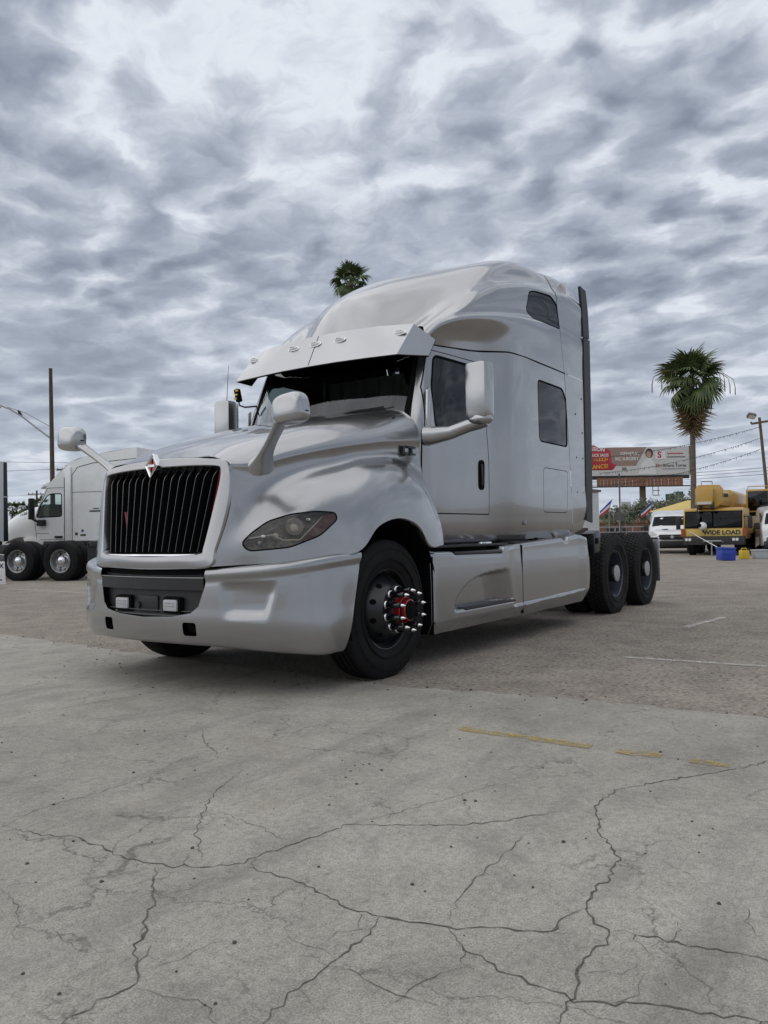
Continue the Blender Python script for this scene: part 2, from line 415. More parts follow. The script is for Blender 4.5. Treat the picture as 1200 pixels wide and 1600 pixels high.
def round_poly(poly, r, k=4):
    out = []; n = len(poly)
    for i in range(n):
        p, a, b = Vector(poly[i]), Vector(poly[i-1]), Vector(poly[(i+1) % n])
        da, db = (a - p), (b - p); q = min(r, da.length*.48, db.length*.48)
        s, e = p + da.normalized()*q, p + db.normalized()*q
        for j in range(k + 1):
            t = j/k; out.append(tuple(s*(1-t)**2 + p*2*t*(1-t) + e*t*t))
    return out
def cut(bm, poly, A, B, o=Vector((0, 0, 0)), sel=None):
    """split the faces of bm along a convex outline given in the (A, B) coordinates; returns faces inside. sel limits to one side"""
    D = A.cross(B).normalized()
    n = len(poly); area = sum(poly[i][0]*poly[(i+1) % n][1] - poly[(i+1) % n][0]*poly[i][1] for i in range(n))
    if area < 0: poly = poly[::-1]
    a0 = min(p[0] for p in poly) - .03; a1 = max(p[0] for p in poly) + .03; b0 = min(p[1] for p in poly) - .03; b1 = max(p[1] for p in poly) + .03
    def near(f):
        if sel and not sel(f.calc_center_median()): return False
        us = [(v.co - o).dot(A) for v in f.verts]; vs = [(v.co - o).dot(B) for v in f.verts]
        return max(us) > a0 and min(us) < a1 and max(vs) > b0 and min(vs) < b1
    fs = [f for f in bm.faces if near(f)]
    for i in range(n):
        p, q = poly[i], poly[(i+1) % n]; e = Vector((q[0]-p[0], q[1]-p[1]))
        if e.length < 1e-5: continue
        no = (A*(-e.y) + B*e.x).normalized()            # points inwards for ccw outline
        geom = set(fs)
        for f in fs: geom.update(f.edges); geom.update(f.verts)
        r = bmesh.ops.bisect_plane(bm, geom=list(geom), dist=1e-5, plane_co=o + A*p[0] + B*p[1], plane_no=no)
        fs = [g for g in set(r['geom']) | set(r['geom_cut']) if isinstance(g, bmesh.types.BMFace) and g.is_valid]
        # keep cutting only what is still on the inner side
        fs = [f for f in fs if (f.calc_center_median() - (o + A*p[0] + B*p[1])).dot(no) > 0]
    return fs
def take(bm, faces):
    """remove faces from bm and return them as a new bmesh"""
    nb = bmesh.new(); mp = {}
    for f in faces:
        vs = []
        for v in f.verts:
            if v not in mp: mp[v] = nb.verts.new(v.co)
            vs.append(mp[v])
        nb.faces.new(vs).material_index = f.material_index
    bmesh.ops.delete(bm, geom=faces, context='FACES')
    return nb
def bm_build(bm, name, mats, parent, smooth=40, offset=0.0, label=None):
    bm.normal_update()
    if offset:
        for v in bm.verts: v.co += v.normal*offset
    me = bpy.data.meshes.new(name); bm.to_mesh(me); bm.free()
    for m in (mats if isinstance(mats, (list, tuple)) else [mats]): me.materials.append(MATS[m])
    me.polygons.foreach_set('use_smooth', [True]*len(me.polygons)); me.set_sharp_from_angle(angle=R(smooth)); me.update()
    return link(name, me, parent, None, label)
def ribbon(bvh, pts, width, mat, name, parent, out=.0025, step=.04, dirn=None):
    """thin strip laid on a surface along 3D guide points (rays shot along dirn)"""
    path = []
    for a, b in zip(pts[:-1], pts[1:]):
        a, b = Vector(a), Vector(b); k = max(1, int((b - a).length/step))
        path += [a.lerp(b, i/k) for i in range(k)]
    path.append(Vector(pts[-1])); S = []
    for p in path:
        if dirn is not None: h = bvh.ray_cast(p - dirn*1.5, dirn)
        else: h = bvh.find_nearest(p)
        if h[0] is None: continue
        nn = h[1]
        if dirn is not None and nn.dot(dirn) > 0: nn = -nn
        S.append((h[0], nn))
    mb = MB(); rows = []
    for i, (p, nn) in enumerate(S):
        tn = (S[min(i+1, len(S)-1)][0] - S[max(i-1, 0)][0]).normalized(); sd = nn.cross(tn).normalized()
        rows.append([p + nn*out - sd*width/2, p + nn*(out + .001), p + nn*out + sd*width/2])
    if len(rows) > 1:
        mb.grid(rows); return mb.build(name, mat, parent)
def text_mesh(name, body, size, mat, mtx, parent=None, ext=.003, align='CENTER', bold=0.0, sx=1.0):
    cu = bpy.data.curves.new(name, 'FONT'); cu.body = body; cu.size = size; cu.extrude = ext; cu.align_x = align; cu.align_y = 'CENTER'; cu.offset = bold; cu.resolution_u = 3
    ob = bpy.data.objects.new(name, cu)
    me = bpy.data.meshes.new_from_object(ob); bpy.data.objects.remove(ob); bpy.data.curves.remove(cu)
    me.transform(mtx @ Matrix.Diagonal((sx, 1, 1, 1))); me.materials.clear(); me.materials.append(MATS[mat]); me.name = name
    return link(name, me, parent)
def frame_mtx(o, right, upv):
    r = Vector(right).normalized(); u = Vector(upv).normalized(); n = r.cross(u)
    m = Matrix((r, u, n)).transposed().to_4x4(); m.translation = Vector(o); return m
def dup(root, loc, rz, label=None, group=None, scale=None):
    r = root.copy(); C.objects.link(r); r.location = loc; r.rotation_euler = (0, 0, rz)
    if scale: r.scale = (scale,)*3
    if label: r['label'] = label
    if group: r['group'] = group
    for ch in list(root.children):
        c = ch.copy(); C.objects.link(c); c.parent = r
        for g in list(ch.children):
            d = g.copy(); C.objects.link(d); d.parent = c
    return r
VX, VY, VZ = Vector((1, 0, 0)), Vector((0, 1, 0)), Vector((0, 0, 1))
# ---------------------------------------------------------------- ground
def jag(pts, amp, step, rng):
    out = []
    for a, b in zip(pts[:-1], pts[1:]):
        a, b = Vector((*a, 0)), Vector((*b, 0)); k = max(1, int((b - a).length/step)); sd = Vector((-(b-a).y, (b-a).x, 0)).normalized()
        for i in range(k): out.append(a.lerp(b, i/k) + sd*(rng.gauss(0, amp) if out else 0))
    out.append(Vector((*pts[-1], 0))); return out
def structure(o): o['kind'] = 'structure'; return o
mb = MB(); mb.poly([(-900, -900, 0), (900, -900, 0), (900, 900, 0), (-900, 900, 0)])
structure(mb.build('asphalt_lot', 'asphalt'))
rng = random.Random(3)
edge = jag([(-.15, -40), (.0, -12), (.02, -3.71), (-.05, -2.5), (-.25, -1.52), (-.20, 0), (-.1, 2.2), (.05, 4.2), (.0, 9), (.3, 30)], .022, .09, rng)
mb = MB(); bot = [Vector((-40, p.y, 0)) for p in edge]
mb.grid([[p + VZ*.004 for p in edge], [Vector((p.x*.6 - .5, p.y, .004)) for p in edge], [b + VZ*.004 for b in bot]])
slab = structure(mb.build('concrete_apron', 'concrete', smooth=0))
CRACKS = [
    (7, [(-3.221, -1.653), (-3.178, -1.767), (-3.166, -1.866), (-3.116, -1.956), (-3.120, -2.079), (-3.140, -2.229), (-3.120, -2.382), (-3.047, -2.542), (-2.953, -2.618), (-2.869, -2.628), (-2.655, -2.679), (-2.503, -2.705), (-2.433, -2.840), (-2.322, -3.016), (-2.227, -3.122), (-1.937, -3.324)]),
    (8, [(-2.967, -2.632), (-2.968, -2.771), (-2.965, -2.860), (-2.994, -2.972), (-3.014, -3.081), (-3.011, -3.195), (-2.987, -3.280), (-2.960, -3.385), (-2.893, -3.502), (-2.829, -3.620), (-2.693, -3.638), (-2.644, -3.666)]),
    (7, [(-3.011, -3.195), (-3.099, -3.232), (-3.195, -3.230), (-3.240, -3.215), (-3.318, -3.227), (-3.394, -3.232), (-3.487, -3.247), (-3.563, -3.262)]),
    (8, [(-3.134, -2.406), (-3.268, -2.559), (-3.292, -2.595), (-3.418, -2.704), (-3.501, -2.783), (-3.564, -2.872), (-3.584, -2.891), (-3.628, -2.885), (-3.707, -2.887), (-3.801, -2.888)]),
    (9, [(-0.753, -3.908), (-0.885, -3.848), (-1.046, -3.770), (-1.260, -3.631), (-1.484, -3.480), (-1.632, -3.395), (-1.853, -3.394), (-2.004, -3.466), (-2.102, -3.482), (-2.151, -3.533), (-2.270, -3.623), (-2.423, -3.647), (-2.557, -3.635), (-2.622, -3.643), (-2.704, -3.688), (-2.740, -3.758), (-2.815, -3.761), (-2.936, -3.739), (-3.019, -3.763), (-3.083, -3.780), (-3.228, -3.787)]),
    (8, [(-2.740, -3.758), (-2.726, -3.841), (-2.704, -3.962), (-2.684, -4.048), (-2.659, -4.173)]),
    (8, [(-2.960, -3.385), (-3.036, -3.475), (-3.067, -3.589), (-3.075, -3.675), (-3.083, -3.757), (-3.088, -3.782), (-3.051, -3.864), (-2.991, -3.987), (-2.969, -4.075), (-2.924, -4.194)]),
    (6, [(-1.811, -1.168), (-1.991, -1.380), (-2.087, -1.562), (-2.157, -1.659), (-2.217, -1.662)]),
    (6, [(-2.219, -1.889), (-2.489, -2.009), (-2.619, -2.093), (-2.855, -2.282), (-3.015, -2.492)]),
    (6, [(-2.252, 0.074), (-2.003, 0.082), (-1.768, -0.033), (-1.539, -0.046), (-1.269, -0.098), (-0.910, -0.275)]),
    (4, [(-3.218, -1.646), (-3.025, -1.578), (-2.785, -1.606), (-2.485, -1.599), (-2.211, -1.672)]),
    (4, [(-3.232, -3.036), (-3.235, -3.127), (-3.240, -3.215)]),
    (4, [(-3.283, -2.946), (-3.363, -2.911), (-3.461, -2.901), (-3.541, -2.867)]),
    (5, [(-3.270, -3.238), (-3.279, -3.361), (-3.289, -3.440), (-3.275, -3.550)]),
    (4, [(-3.355, -3.450), (-3.281, -3.452), (-3.154, -3.479), (-3.059, -3.550)]),
    (4, [(-2.208, -3.313), (-2.259, -3.287), (-2.499, -3.308), (-2.666, -3.305), (-2.785, -3.315), (-2.958, -3.389)]),
    (4, [(-2.222, -3.745), (-2.276, -3.836), (-2.344, -3.915)]),
    (5, [(-3.599, -2.916), (-3.579, -2.994), (-3.556, -3.097), (-3.589, -3.193)]),
    (3, [(-3.542, -2.479), (-3.558, -2.548), (-3.569, -2.649), (-3.512, -2.767)]),
    (3, [(-2.663, -2.158), (-2.682, -2.382), (-2.734, -2.586), (-2.729, -2.699)]),
    (3, [(-1.993, -2.886), (-2.195, -3.039), (-2.249, -3.133)]),
    (4, [(-2.469, -2.723), (-2.257, -2.810), (-2.073, -2.873), (-1.802, -2.963)]),
    (3, [(-2.346, -4.002), (-2.500, -4.038), (-2.609, -4.109)]),
    (3, [(-3.491, -2.132), (-3.528, -2.299), (-3.637, -2.456)]),
    (3, [(-3.345, -2.399), (-3.266, -2.444), (-3.121, -2.506)]),
    (3, [(-3.120, -3.006), (-2.956, -2.891)]),
]
for wd, pl in CRACKS:
    pts = jag(pl, .0065, .022, rng); mb = MB(); rows = []; n = len(pts)
    for i, p in enumerate(pts):
        tn = (pts[min(i+1, n-1)] - pts[max(i-1, 0)]).normalized(); sd = Vector((-tn.y, tn.x, 0))
        w = wd*.00036*(.35 + .9*rng.random())*(.25 + .75*min(1, min(i, n-1-i)/6)) * (1.9 if rng.random() < .06 else 1)
        rows.append([p + sd*w*(.6 + .5*rng.random()) + VZ*.0058, p - sd*w*(.6 + .5*rng.random()) + VZ*.0058])
    mb.grid(rows); mb.build('crack', 'crack', slab, smooth=0)
    if wd >= 7:
        for _ in range(3):                                   # short side branches
            i = rng.randrange(2, n - 2); p = pts[i]; a = rng.uniform(0, 6.28); br = jag([(p.x, p.y), (p.x + .09*math.cos(a), p.y + .09*math.sin(a)), (p.x + .17*math.cos(a + .5), p.y + .17*math.sin(a + .5))], .006, .02, rng)
            mb = MB(); m = len(br)
            mb.grid([[q + Vector((0, .0012*(1 - j/m), .0056)), q + Vector((0, -.0012*(1 - j/m), .0056))] for j, q in enumerate(br)]); mb.build('crack', 'crack', slab, smooth=0)
def strip(name, x0, y0, x1, y1, w, mat, parent, z=.008):
    a, b = Vector((x0, y0, z)), Vector((x1, y1, z)); d = (b - a).normalized(); sd = Vector((-d.y, d.x, 0))*w/2; k = max(2, int((b-a).length/.06)); mb = MB()
    mb.grid([[a.lerp(b, i/k) + sd*(1 + rng.gauss(0, .10)), a.lerp(b, i/k) - sd*(1 + rng.gauss(0, .10))] for i in range(k + 1)])
    return mb.build(name, mat, parent, smooth=0)
strip('painted_line', -1.07, -2.37, -1.06, -3.09, .085, 'worn_yellow', slab)
strip('painted_line', -1.06, -3.22, -1.05, -3.42, .08, 'worn_yellow', slab)
strip('painted_line', -1.05, -3.55, -1.05, -3.72, .07, 'worn_yellow', slab)
lot = bpy.data.objects['asphalt_lot']
strip('painted_line', 1.72, -2.36, 1.80, -3.6, .075, 'worn_white', lot, .004)
strip('painted_line', 4.0, -2.3, 5.2, -2.45, .08, 'worn_white', lot, .004)
strip('painted_line', 4.4, 6.0, 4.6, 12.0, .09, 'worn_white', lot, .004)
strip('painted_line', 9.5, -2.6, 9.8, -5.5, .09, 'worn_white', lot, .004)
# loose stones lying on the concrete and along the torn asphalt edge
mb = MB()
def stone(x, y, r, z):
    bm = bmesh.new(); bmesh.ops.create_icosphere(bm, subdivisions=1, radius=r)
    for v in bm.verts: v.co = Vector((v.co.x*rng.uniform(.7, 1.3), v.co.y*rng.uniform(.7, 1.3), v.co.z*rng.uniform(.5, .8)))
    mb.bm(bm, Matrix.Translation((x, y, z + r*.35))); bm.free()
for _ in range(190):
    f = rng.uniform(1.6, 8); a = R(34.6) + rng.uniform(-.5, .5)
    x, y = -4.8 + f*math.cos(a), -4.47 + f*math.sin(a)
    if x < -.3: stone(x, y, rng.choice([.002, .003, .003, .004, .004, .006]) + .001*f*.4, .004)
for _ in range(420):
    q = rng.choice(edge); stone(q.x + rng.gauss(.0, .10), q.y + rng.uniform(-.1, .1), rng.uniform(.004, .010), .003)
o = mb.build('loose_gravel', 'pebble', smooth=0); o['kind'] = 'stuff'; tag(o, 'small dark loose stones scattered over the cracked concrete', 'gravel')
# ---------------------------------------------------------------- wheels (shared meshes)
WR = .515
def flat_contact(mb):
    for v in mb.v:
        if v.z < -.505: v.z = -.505
    return mb
def tyre_mesh(kind):
    mb = MB()
    side = [(.085, .285), (.105, .292), (.118, .305), (.132, .335), (.140, .385), (.1405, .42), (.136, .455), (.131, .462), (.128, .478), (.118, .497)]
    if kind == 'steer':
        tr = [(.108, .510)]
        for gc in (.068, .0235, -.0235, -.068): tr += [(gc+.007, .515), (gc+.005, .500), (gc-.005, .500), (gc-.007, .515)]
        tr += [(-.108, .510)]
    else:
        tr = [(.110, .502), (.0, .502), (-.110, .502)]
    prof = side + tr + [(-h, r) for h, r in side[::-1]]
    mb.lathe(prof, (0, 0, 0), (0, -1, 0), n=72)
    if kind == 'drive':
        nb = 58
        for rib, (c, w) in enumerate(((.097, .034), (.052, .040), (0, .042), (-.052, .040), (-.097, .034))):
            for k in range(nb):
                a0 = 2*math.pi*(k + (rib % 2)*.45)/nb; a1 = a0 + 2*math.pi/nb*.80
                b = len(mb.v); sk = .006 if rib % 2 else -.006
                for r in (.500, .5155):
                    for a, hh in ((a0, c - w/2), (a0 + sk, c + w/2), (a1 + sk, c + w/2), (a1, c - w/2)):
                        mb.v.append(Vector((math.cos(a)*r, -hh, math.sin(a)*r)))
                for q in ((4, 5, 6, 7), (0, 1, 5, 4), (1, 2, 6, 5), (2, 3, 7, 6), (3, 0, 4, 7)): mb.face([b+i for i in q])
    for r in (.352, .362, .440):                                  # moulded rings on the sidewall
        mb.lathe([(.1375 + (.002 if r < .4 else .001), r), (.1425, r + .003), (.1375, r + .006)], (0, 0, 0), (0, -1, 0), n=72)
    flat_contact(mb)
    return mb.mesh('tyre', 'rubber' if kind == 'steer' else 'rubber_dusty', 30)
def holes(mb, n, r, h, a, b, tilt, mat, off=0.):
    mb.use(mat)
    for k in range(n):
        w = 2*math.pi*(k + .5)/n + off; ra = Vector((math.cos(w), 0, math.sin(w))); ta = Vector((-math.sin(w), 0, math.cos(w))); ax = Vector((0, -1, 0))
        cdir = (ra*math.cos(tilt) - ax*math.sin(tilt)).normalized(); c = ra*r + ax*h
        mb.poly([c + cdir*math.cos(q*math.pi/7)*a + ta*math.sin(q*math.pi/7)*b for q in range(14)])
def steer_rim():
    mb = MB(); mb.use('wheel_black')
    mb.lathe([(.098, .283), (.112, .290), (.114, .296), (.108, .299), (.09, .288), (.09, .278), (.05, .268), (.055, .258), (.085, .245), (.17, .190), (.190, .178), (.192, .0)], (0, 0, 0), (0, -1, 0), n=56)
    mb.lathe([(-.11, .299), (-.114, .290), (-.09, .278), (-.03, .262), (.02, .262), (-.02, .10), (-.02, 0)], (0, 0, 0), (0, -1, 0), n=40)
    holes(mb, 10, .219, .1275, .026, .021, math.atan2(.085, .055)*1.0, 'gap')
    return mb.mesh('rim', None, 30)
def steer_hub():
    mb = MB(); mb.use('wheel_black'); ax = (0, -1, 0); o = (0, -.024, 0)
    mb.lathe([(.168, .112), (.20, .110), (.205, .104), (.205, .095)], o, ax, 32)
    mb.use('red_gloss'); mb.lathe([(.205, .098), (.250, .094), (.255, .088)], o, ax, 32)
    mb.lathe([(.262, .080), (.285, .078), (.290, .070)], o, ax, 32)
    mb.use('gap'); mb.lathe([(.255, .088), (.262, .080)], o, ax, 32); mb.lathe([(.290, .070), (.296, .055), (.296, 0)], o, ax, 32)
    return mb.mesh('hub', None, 30)
def lug_mesh():
    mb = MB(); ax = (0, -1, 0); o = (0, 0, 0)
    mb.use('chrome'); mb.lathe([(.0, .031), (.006, .031), (.012, .026), (.014, .022)], o, ax, 14)
    mb.use('black_gloss'); mb.lathe([(.014, .0235), (.115, .0215), (.122, .017)], o, ax, 14)
    mb.use('chrome'); mb.lathe([(.122, .0120), (.126, .0150), (.138, .0150), (.146, .0120), (.160, .0065), (.172, .0)], o, ax, 12)
    return mb.mesh('lug_nut_cover', None, 40)
def drive_rim(mat, mat_out=None):
    mb = MB(); mb.use(mat)
    mb.lathe([(.098, .283), (.112, .290), (.114, .296), (.108, .299), (.088, .288), (.085, .272), (.0, .262), (-.055, .252), (-.075, .235), (-.072, .175), (-.066, .165), (-.066, 0)], (0, 0, 0), (0, -1, 0), n=56)
    holes(mb, 10, .212, -.0715, .028, .022, .03, 'gap')
    return mb.mesh('rim', None, 30)
def drive_hub(cap, body='wheel_black', rcap=.105, long=.135):
    mb = MB(); ax = (0, -1, 0); o = (0, 0, 0)
    mb.use(body); mb.lathe([(-.066, .135), (-.045, .130), (-.04, .118), (.05, .112), (long-.02, .110), (long-.01, rcap)], o, ax, 32)
    for k in range(10):
        w = 2*math.pi*k/10; p = Vector((math.cos(w)*.150, 0, math.sin(w)*.150)); mb.cyl(p + Vector((0, .066, 0)), p + Vector((0, .030, 0)), .018, .016, 8)
    mb.use(cap); mb.lathe([(long-.01, rcap), (long, rcap-.004), (long+.004, rcap-.014), (long+.004, 0)], o, ax, 32)
    return mb.mesh('hub', None, 30)
TY_S, TY_D = tyre_mesh('steer'), tyre_mesh('drive'); RIM_S, HUB_S, LUG = steer_rim(), steer_hub(), lug_mesh()
RIM_D, HUB_D = drive_rim('wheel_blue'), drive_hub('hub_grey')
RIM_C, HUB_C = drive_rim('wheel_alu'), drive_hub('chrome', 'alu', .085, .10)
def add_wheel(parent, x, y, side, tyre, rim, hub, lugs=False, name='wheel', steer=0.):
    """side -1: outer face towards -Y; +1 towards +Y"""
    t = link(name, tyre, parent); t.location = (x, y, .505); t.rotation_euler = (0, 0, steer + (0 if side < 0 else math.pi))
    link('rim', rim, t)
    if hub: link('hub', hub, t)
    if lugs:
        for k in range(10):
            w = 2*math.pi*(k + .5)/10; l = link('lug_nut_cover', LUG, t); l.location = (math.cos(w)*.143, -.192, math.sin(w)*.143)
    return t

# ---------------------------------------------------------------- the silver semi-truck (X backwards, -Y the driver's side)
truck = thing('semi_truck', 'large silver sleeper semi-truck with black grille and visor parked in the foreground', 'truck')
def mir(p, s): return (p[0], p[1]*s, p[2])
HOOD = [
 [(-1.13,0,1.615),(-1.12,.33,1.605),(-1.10,.58,1.582),(-1.085,.665,1.535),(-1.10,.69,1.32),(-1.12,.682,1.20),(-1.145,.66,1.09),(-1.175,.63,.97),(-1.20,.60,.862)],
 [(-.97,0,1.69),(-.96,.35,1.675),(-.94,.61,1.635),(-.95,.74,1.535),(-.985,.748,1.31),(-1.015,.772,1.20),(-1.055,.79,1.09),(-1.085,.79,.98),(-1.09,.78,.872)],
 [(-.75,0,1.775),(-.74,.37,1.76),(-.72,.68,1.715),(-.73,.81,1.595),(-.785,.812,1.40),(-.84,.872,1.31),(-.915,.948,1.16),(-.955,.945,.99),(-.96,.945,.88)],
 [(-.5,0,1.855),(-.49,.39,1.84),(-.48,.73,1.785),(-.49,.875,1.655),(-.53,.868,1.505),(-.595,.962,1.44),(-.715,1.08,1.24),(-.80,1.08,1.0),(-.81,1.08,.893)],
 [(-.25,0,1.925),(-.25,.41,1.91),(-.25,.77,1.85),(-.25,.93,1.705),(-.26,.915,1.575),(-.31,1.03,1.515),(-.48,1.175,1.30),(-.62,1.20,1.02),(-.64,1.20,.913)],
 [(-.08,0,1.97),(-.08,.42,1.955),(-.08,.79,1.89),(-.08,.955,1.735),(-.08,.945,1.62),(-.10,1.06,1.575),(-.27,1.22,1.38),(-.42,1.262,1.08),(-.47,1.27,.945)],
 [(.08,0,2.01),(.08,.43,1.99),(.08,.82,1.925),(.08,.975,1.76),(.08,.965,1.64),(.06,1.075,1.60),(-.06,1.235,1.44),(-.2,1.275,1.24),(-.25,1.285,1.115)],
 [(.24,0,2.05),(.24,.44,2.025),(.24,.85,1.96),(.24,.995,1.785),(.24,.985,1.66),(.23,1.085,1.615),(.15,1.24,1.46),(.06,1.285,1.28),(.02,1.29,1.172)],
 [(.40,0,2.085),(.40,.45,2.06),(.41,.89,1.995),(.41,1.01,1.80),(.41,1.00,1.67),(.41,1.085,1.60),(.36,1.235,1.44),(.30,1.285,1.24),(.27,1.29,1.115)],
 [(.52,0,2.105),(.53,.46,2.085),(.57,.93,2.02),(.58,1.022,1.815),(.58,1.015,1.67),(.58,1.075,1.57),(.56,1.215,1.37),(.52,1.275,1.12),(.45,1.285,.96)],
 [(.57,0,2.115),(.58,.47,2.095),(.68,.965,2.03),(.715,1.04,1.82),(.715,1.032,1.67),(.715,1.055,1.54),(.70,1.16,1.32),(.685,1.25,1.08),(.66,1.275,.965)],
]
# a pressed crease runs along the flank from the mirror foot to the door: the panel steps in just below it
def crease(i, r):
    k = min(1, i/1.5); c = r[3]; q = (c[0], c[1] - .010*k - .002, c[2] - .032)
    e = r[4]; e = (e[0], max(e[1], q[1] - .002) if i > 3 else e[1], e[2])
    return r[:4] + [q, e] + r[5:]
HOOD = [crease(i, r) for i, r in enumerate(HOOD)]
rows = [[mir(p, -1) for p in r[::-1]] + list(r[1:]) for r in HOOD]
P = net(rows, 9, 6)
P = relax(P, 5); P = relax(P, 16, lambda i, j: min(j, len(P[0]) - 1 - j) < 26)
hood_bm = bm_of(P); hood_bvh = BVHTree.FromBMesh(hood_bm)
# arch lip: the fender edge turns in behind the opening
def lip(Prow, name, d):
    mb = MB(); n = len(Prow); R_ = []
    for i, p in enumerate(Prow):
        p = Vector(p); s = -1 if p.y < 0 else 1
        R_.append([p, p + Vector((0, -s*.012, -.008)), p + Vector((0, -s*d, .002))])
    mb.grid(R_); return mb.build(name, 'silver', truck)
for j in (0, -1): lip([P[i][j] for i in range(4*9, len(P))], 'fender_lip', .05)
HL = [(-.225,1.01),(-.18,.965),(.085,.985),(.29,1.06),(.41,1.165),(.40,1.205),(.27,1.215),(.095,1.195),(-.053,1.15),(-.16,1.075)]
HL = round_poly(HL, .035, 3)
AMB = [(.319,1.19),(.41,1.205),(.42,1.165),(.273,1.03),(.148,1.0)]
for s in (-1, 1):
    A = Vector((.70711, s*.70711, 0))
    fs = cut(hood_bm, inset_poly(HL, -.010), A, VZ, sel=lambda c: c.y*s > .55 and c.x < -.4)
    for f in fs: f.material_index = 1
    fs = cut(hood_bm, HL, A, VZ, sel=lambda c: c.y*s > .55 and c.x < -.4)
    lens = take(hood_bm, fs)
    lens.normal_update(); av = sum((f.normal*f.calc_area() for f in lens.faces), Vector()).normalized()
    lbvh = BVHTree.FromBMesh(lens)
    hs = lens.copy(); base = list(hs.faces); ex = bmesh.ops.extrude_face_region(hs, geom=base)
    bmesh.ops.translate(hs, vec=-av*.075, verts=[g for g in ex['geom'] if isinstance(g, bmesh.types.BMVert)])
    bmesh.ops.delete(hs, geom=[f for f in base if f.is_valid], context='FACES_ONLY')
    hl = bm_build(hs, 'headlight', 'lamp_house', truck)
    amb = lens.copy(); af = cut(amb, AMB, A, VZ); keep = take(amb, af); amb.free(); bm_build(keep, 'turn_signal', 'amber', hl, offset=-.006)
    def on(sv, z): return lbvh.ray_cast(A*sv + VZ*z + (-av)*(-3.0) + Vector((0,0,0)), -av)
    line = [(-.18,1.045),(-.022,1.068),(.04,1.03),(.155,1.03),(.319,1.188)]
    S = Vector((.70711, -s*.70711, 0))                              # points into the fender
    def surf(sv, z):
        h = lbvh.ray_cast(A*sv + VZ*z - S*3, S); return h[0] if h[0] else None
    pts = [surf(*q) for q in line]; pts = [p for p in pts if p]
    if len(pts) > 1: ribbon(lbvh, pts, .007, 'lamp_white', 'light_strip', hl, out=-.010, step=.03)
    for sv, z, r in ((.12, 1.12, .062), (.0, 1.07, .045), (-.11, 1.025, .030)):
        p = surf(sv, z)
        if not p: continue
        mb = MB(); mb.use('chrome'); mb.lathe([(.0, r), (-.02, r*.9), (-.045, r*.5), (-.05, 0)], p - av*.012, av, 20)
        mb.use('lamp_white'); mb.lathe([(-.045, r*.42), (-.02, r*.36), (-.012, 0)], p - av*.012, av, 16); mb.build('reflector', None, hl)
    for a_, b_ in (((.16, 1.16), (.29, 1.185)), ((-.1, 1.03), (-.05, 1.1))):
        p, q = surf(*a_), surf(*b_)
        if p and q: MB().box((p + q)/2 - av*.045, (.10, .03, .02), Matrix.Rotation(.6, 3, 'Z'), .006).build('reflector', 'alu', hl)
    bm_build(lens, 'lens', 'lens_glass', hl)
hood = bm_build(hood_bm, 'hood', ['silver', 'gap'], truck, 60)
# hood break lines: thin panel creases either side of the raised centre
for s in (-1, 1):
    ribbon(hood_bvh, [(-1.08, s*.30, 1.7), (-.6, s*.42, 1.9), (0, s*.52, 2.1), (.5, s*.60, 2.2)], .005, 'gap', 'panel_gap', hood, out=.0008, dirn=-VZ)
# front face height field shared by grille, surround and emblem
def FX(y, z): return -1.25 + .05*(y/.6)**2 + .147*(max(z, .9) - .9)
OUT = [(-1.13,0,1.613),(-1.12,.33,1.603),(-1.10,.58,1.580),(-1.085,.664,1.533),(-1.09,.688,1.42),(-1.11,.688,1.28),(-1.14,.663,1.12),(-1.175,.628,.97),(-1.20,.600,.862),(-1.228,.35,.846),(-1.246,0,.84)]
INN = [(0,1.548),(.33,1.545),(.57,1.532),(.61,1.502),(.612,1.42),(.592,1.30),(.560,1.12),(.532,.985),(.505,.945),(.28,.932),(0,.926)]
def surround_half(s):
    rws = []
    for (ox, oy, oz), (iy, iz) in zip(OUT, INN):
        qx = FX(iy, iz); row = [(ox+.012, oy*s, oz), (ox-.004, oy*s*.995, oz)]
        for t in (.10, .5, .90):
            y_, z_ = oy + (iy - oy)*t, oz + (iz - oz)*t; row.append((ox + (qx - ox)*t - .012 - .003*(t == .5), y_*s, z_))
        row += [(qx - .008, iy*s, iz), (qx + .012, iy*s*.985, iz + (.012 if iz < 1.1 else -.007)), (qx + .08, iy*s*.965, iz + (.02 if iz < 1.1 else -.012))]
        rws.append(row)
    return rws
rws = [[Vector(p) for p in r] for r in surround_half(-1)] + [[Vector(p) for p in r] for r in surround_half(1)[::-1][1:-1]]
k = len(rws); dense = []
cols = [[rws[i][j] for i in range(k)] for j in range(8)]
ref = []
for c in cols:
    cc = [c[-1]] + c + [c[0], c[1]]; o_ = []
    for i in range(1, len(cc) - 2):
        for q in range(5): o_.append(crom(cc[i-1], cc[i], cc[i+1], cc[i+2], q/5))
    ref.append(o_)
mb = MB(); mb.grid([[ref[j][i] for j in range(8)] for i in range(len(ref[0]))], closeu=True)
mb.build('grille_surround', 'silver', truck, 28)
for s in (-1, 1):
    ribbon(hood_bvh, [mir(p, s) for p in OUT[2:9]], .008, 'gap', 'panel_gap', hood, out=.002, step=.03)
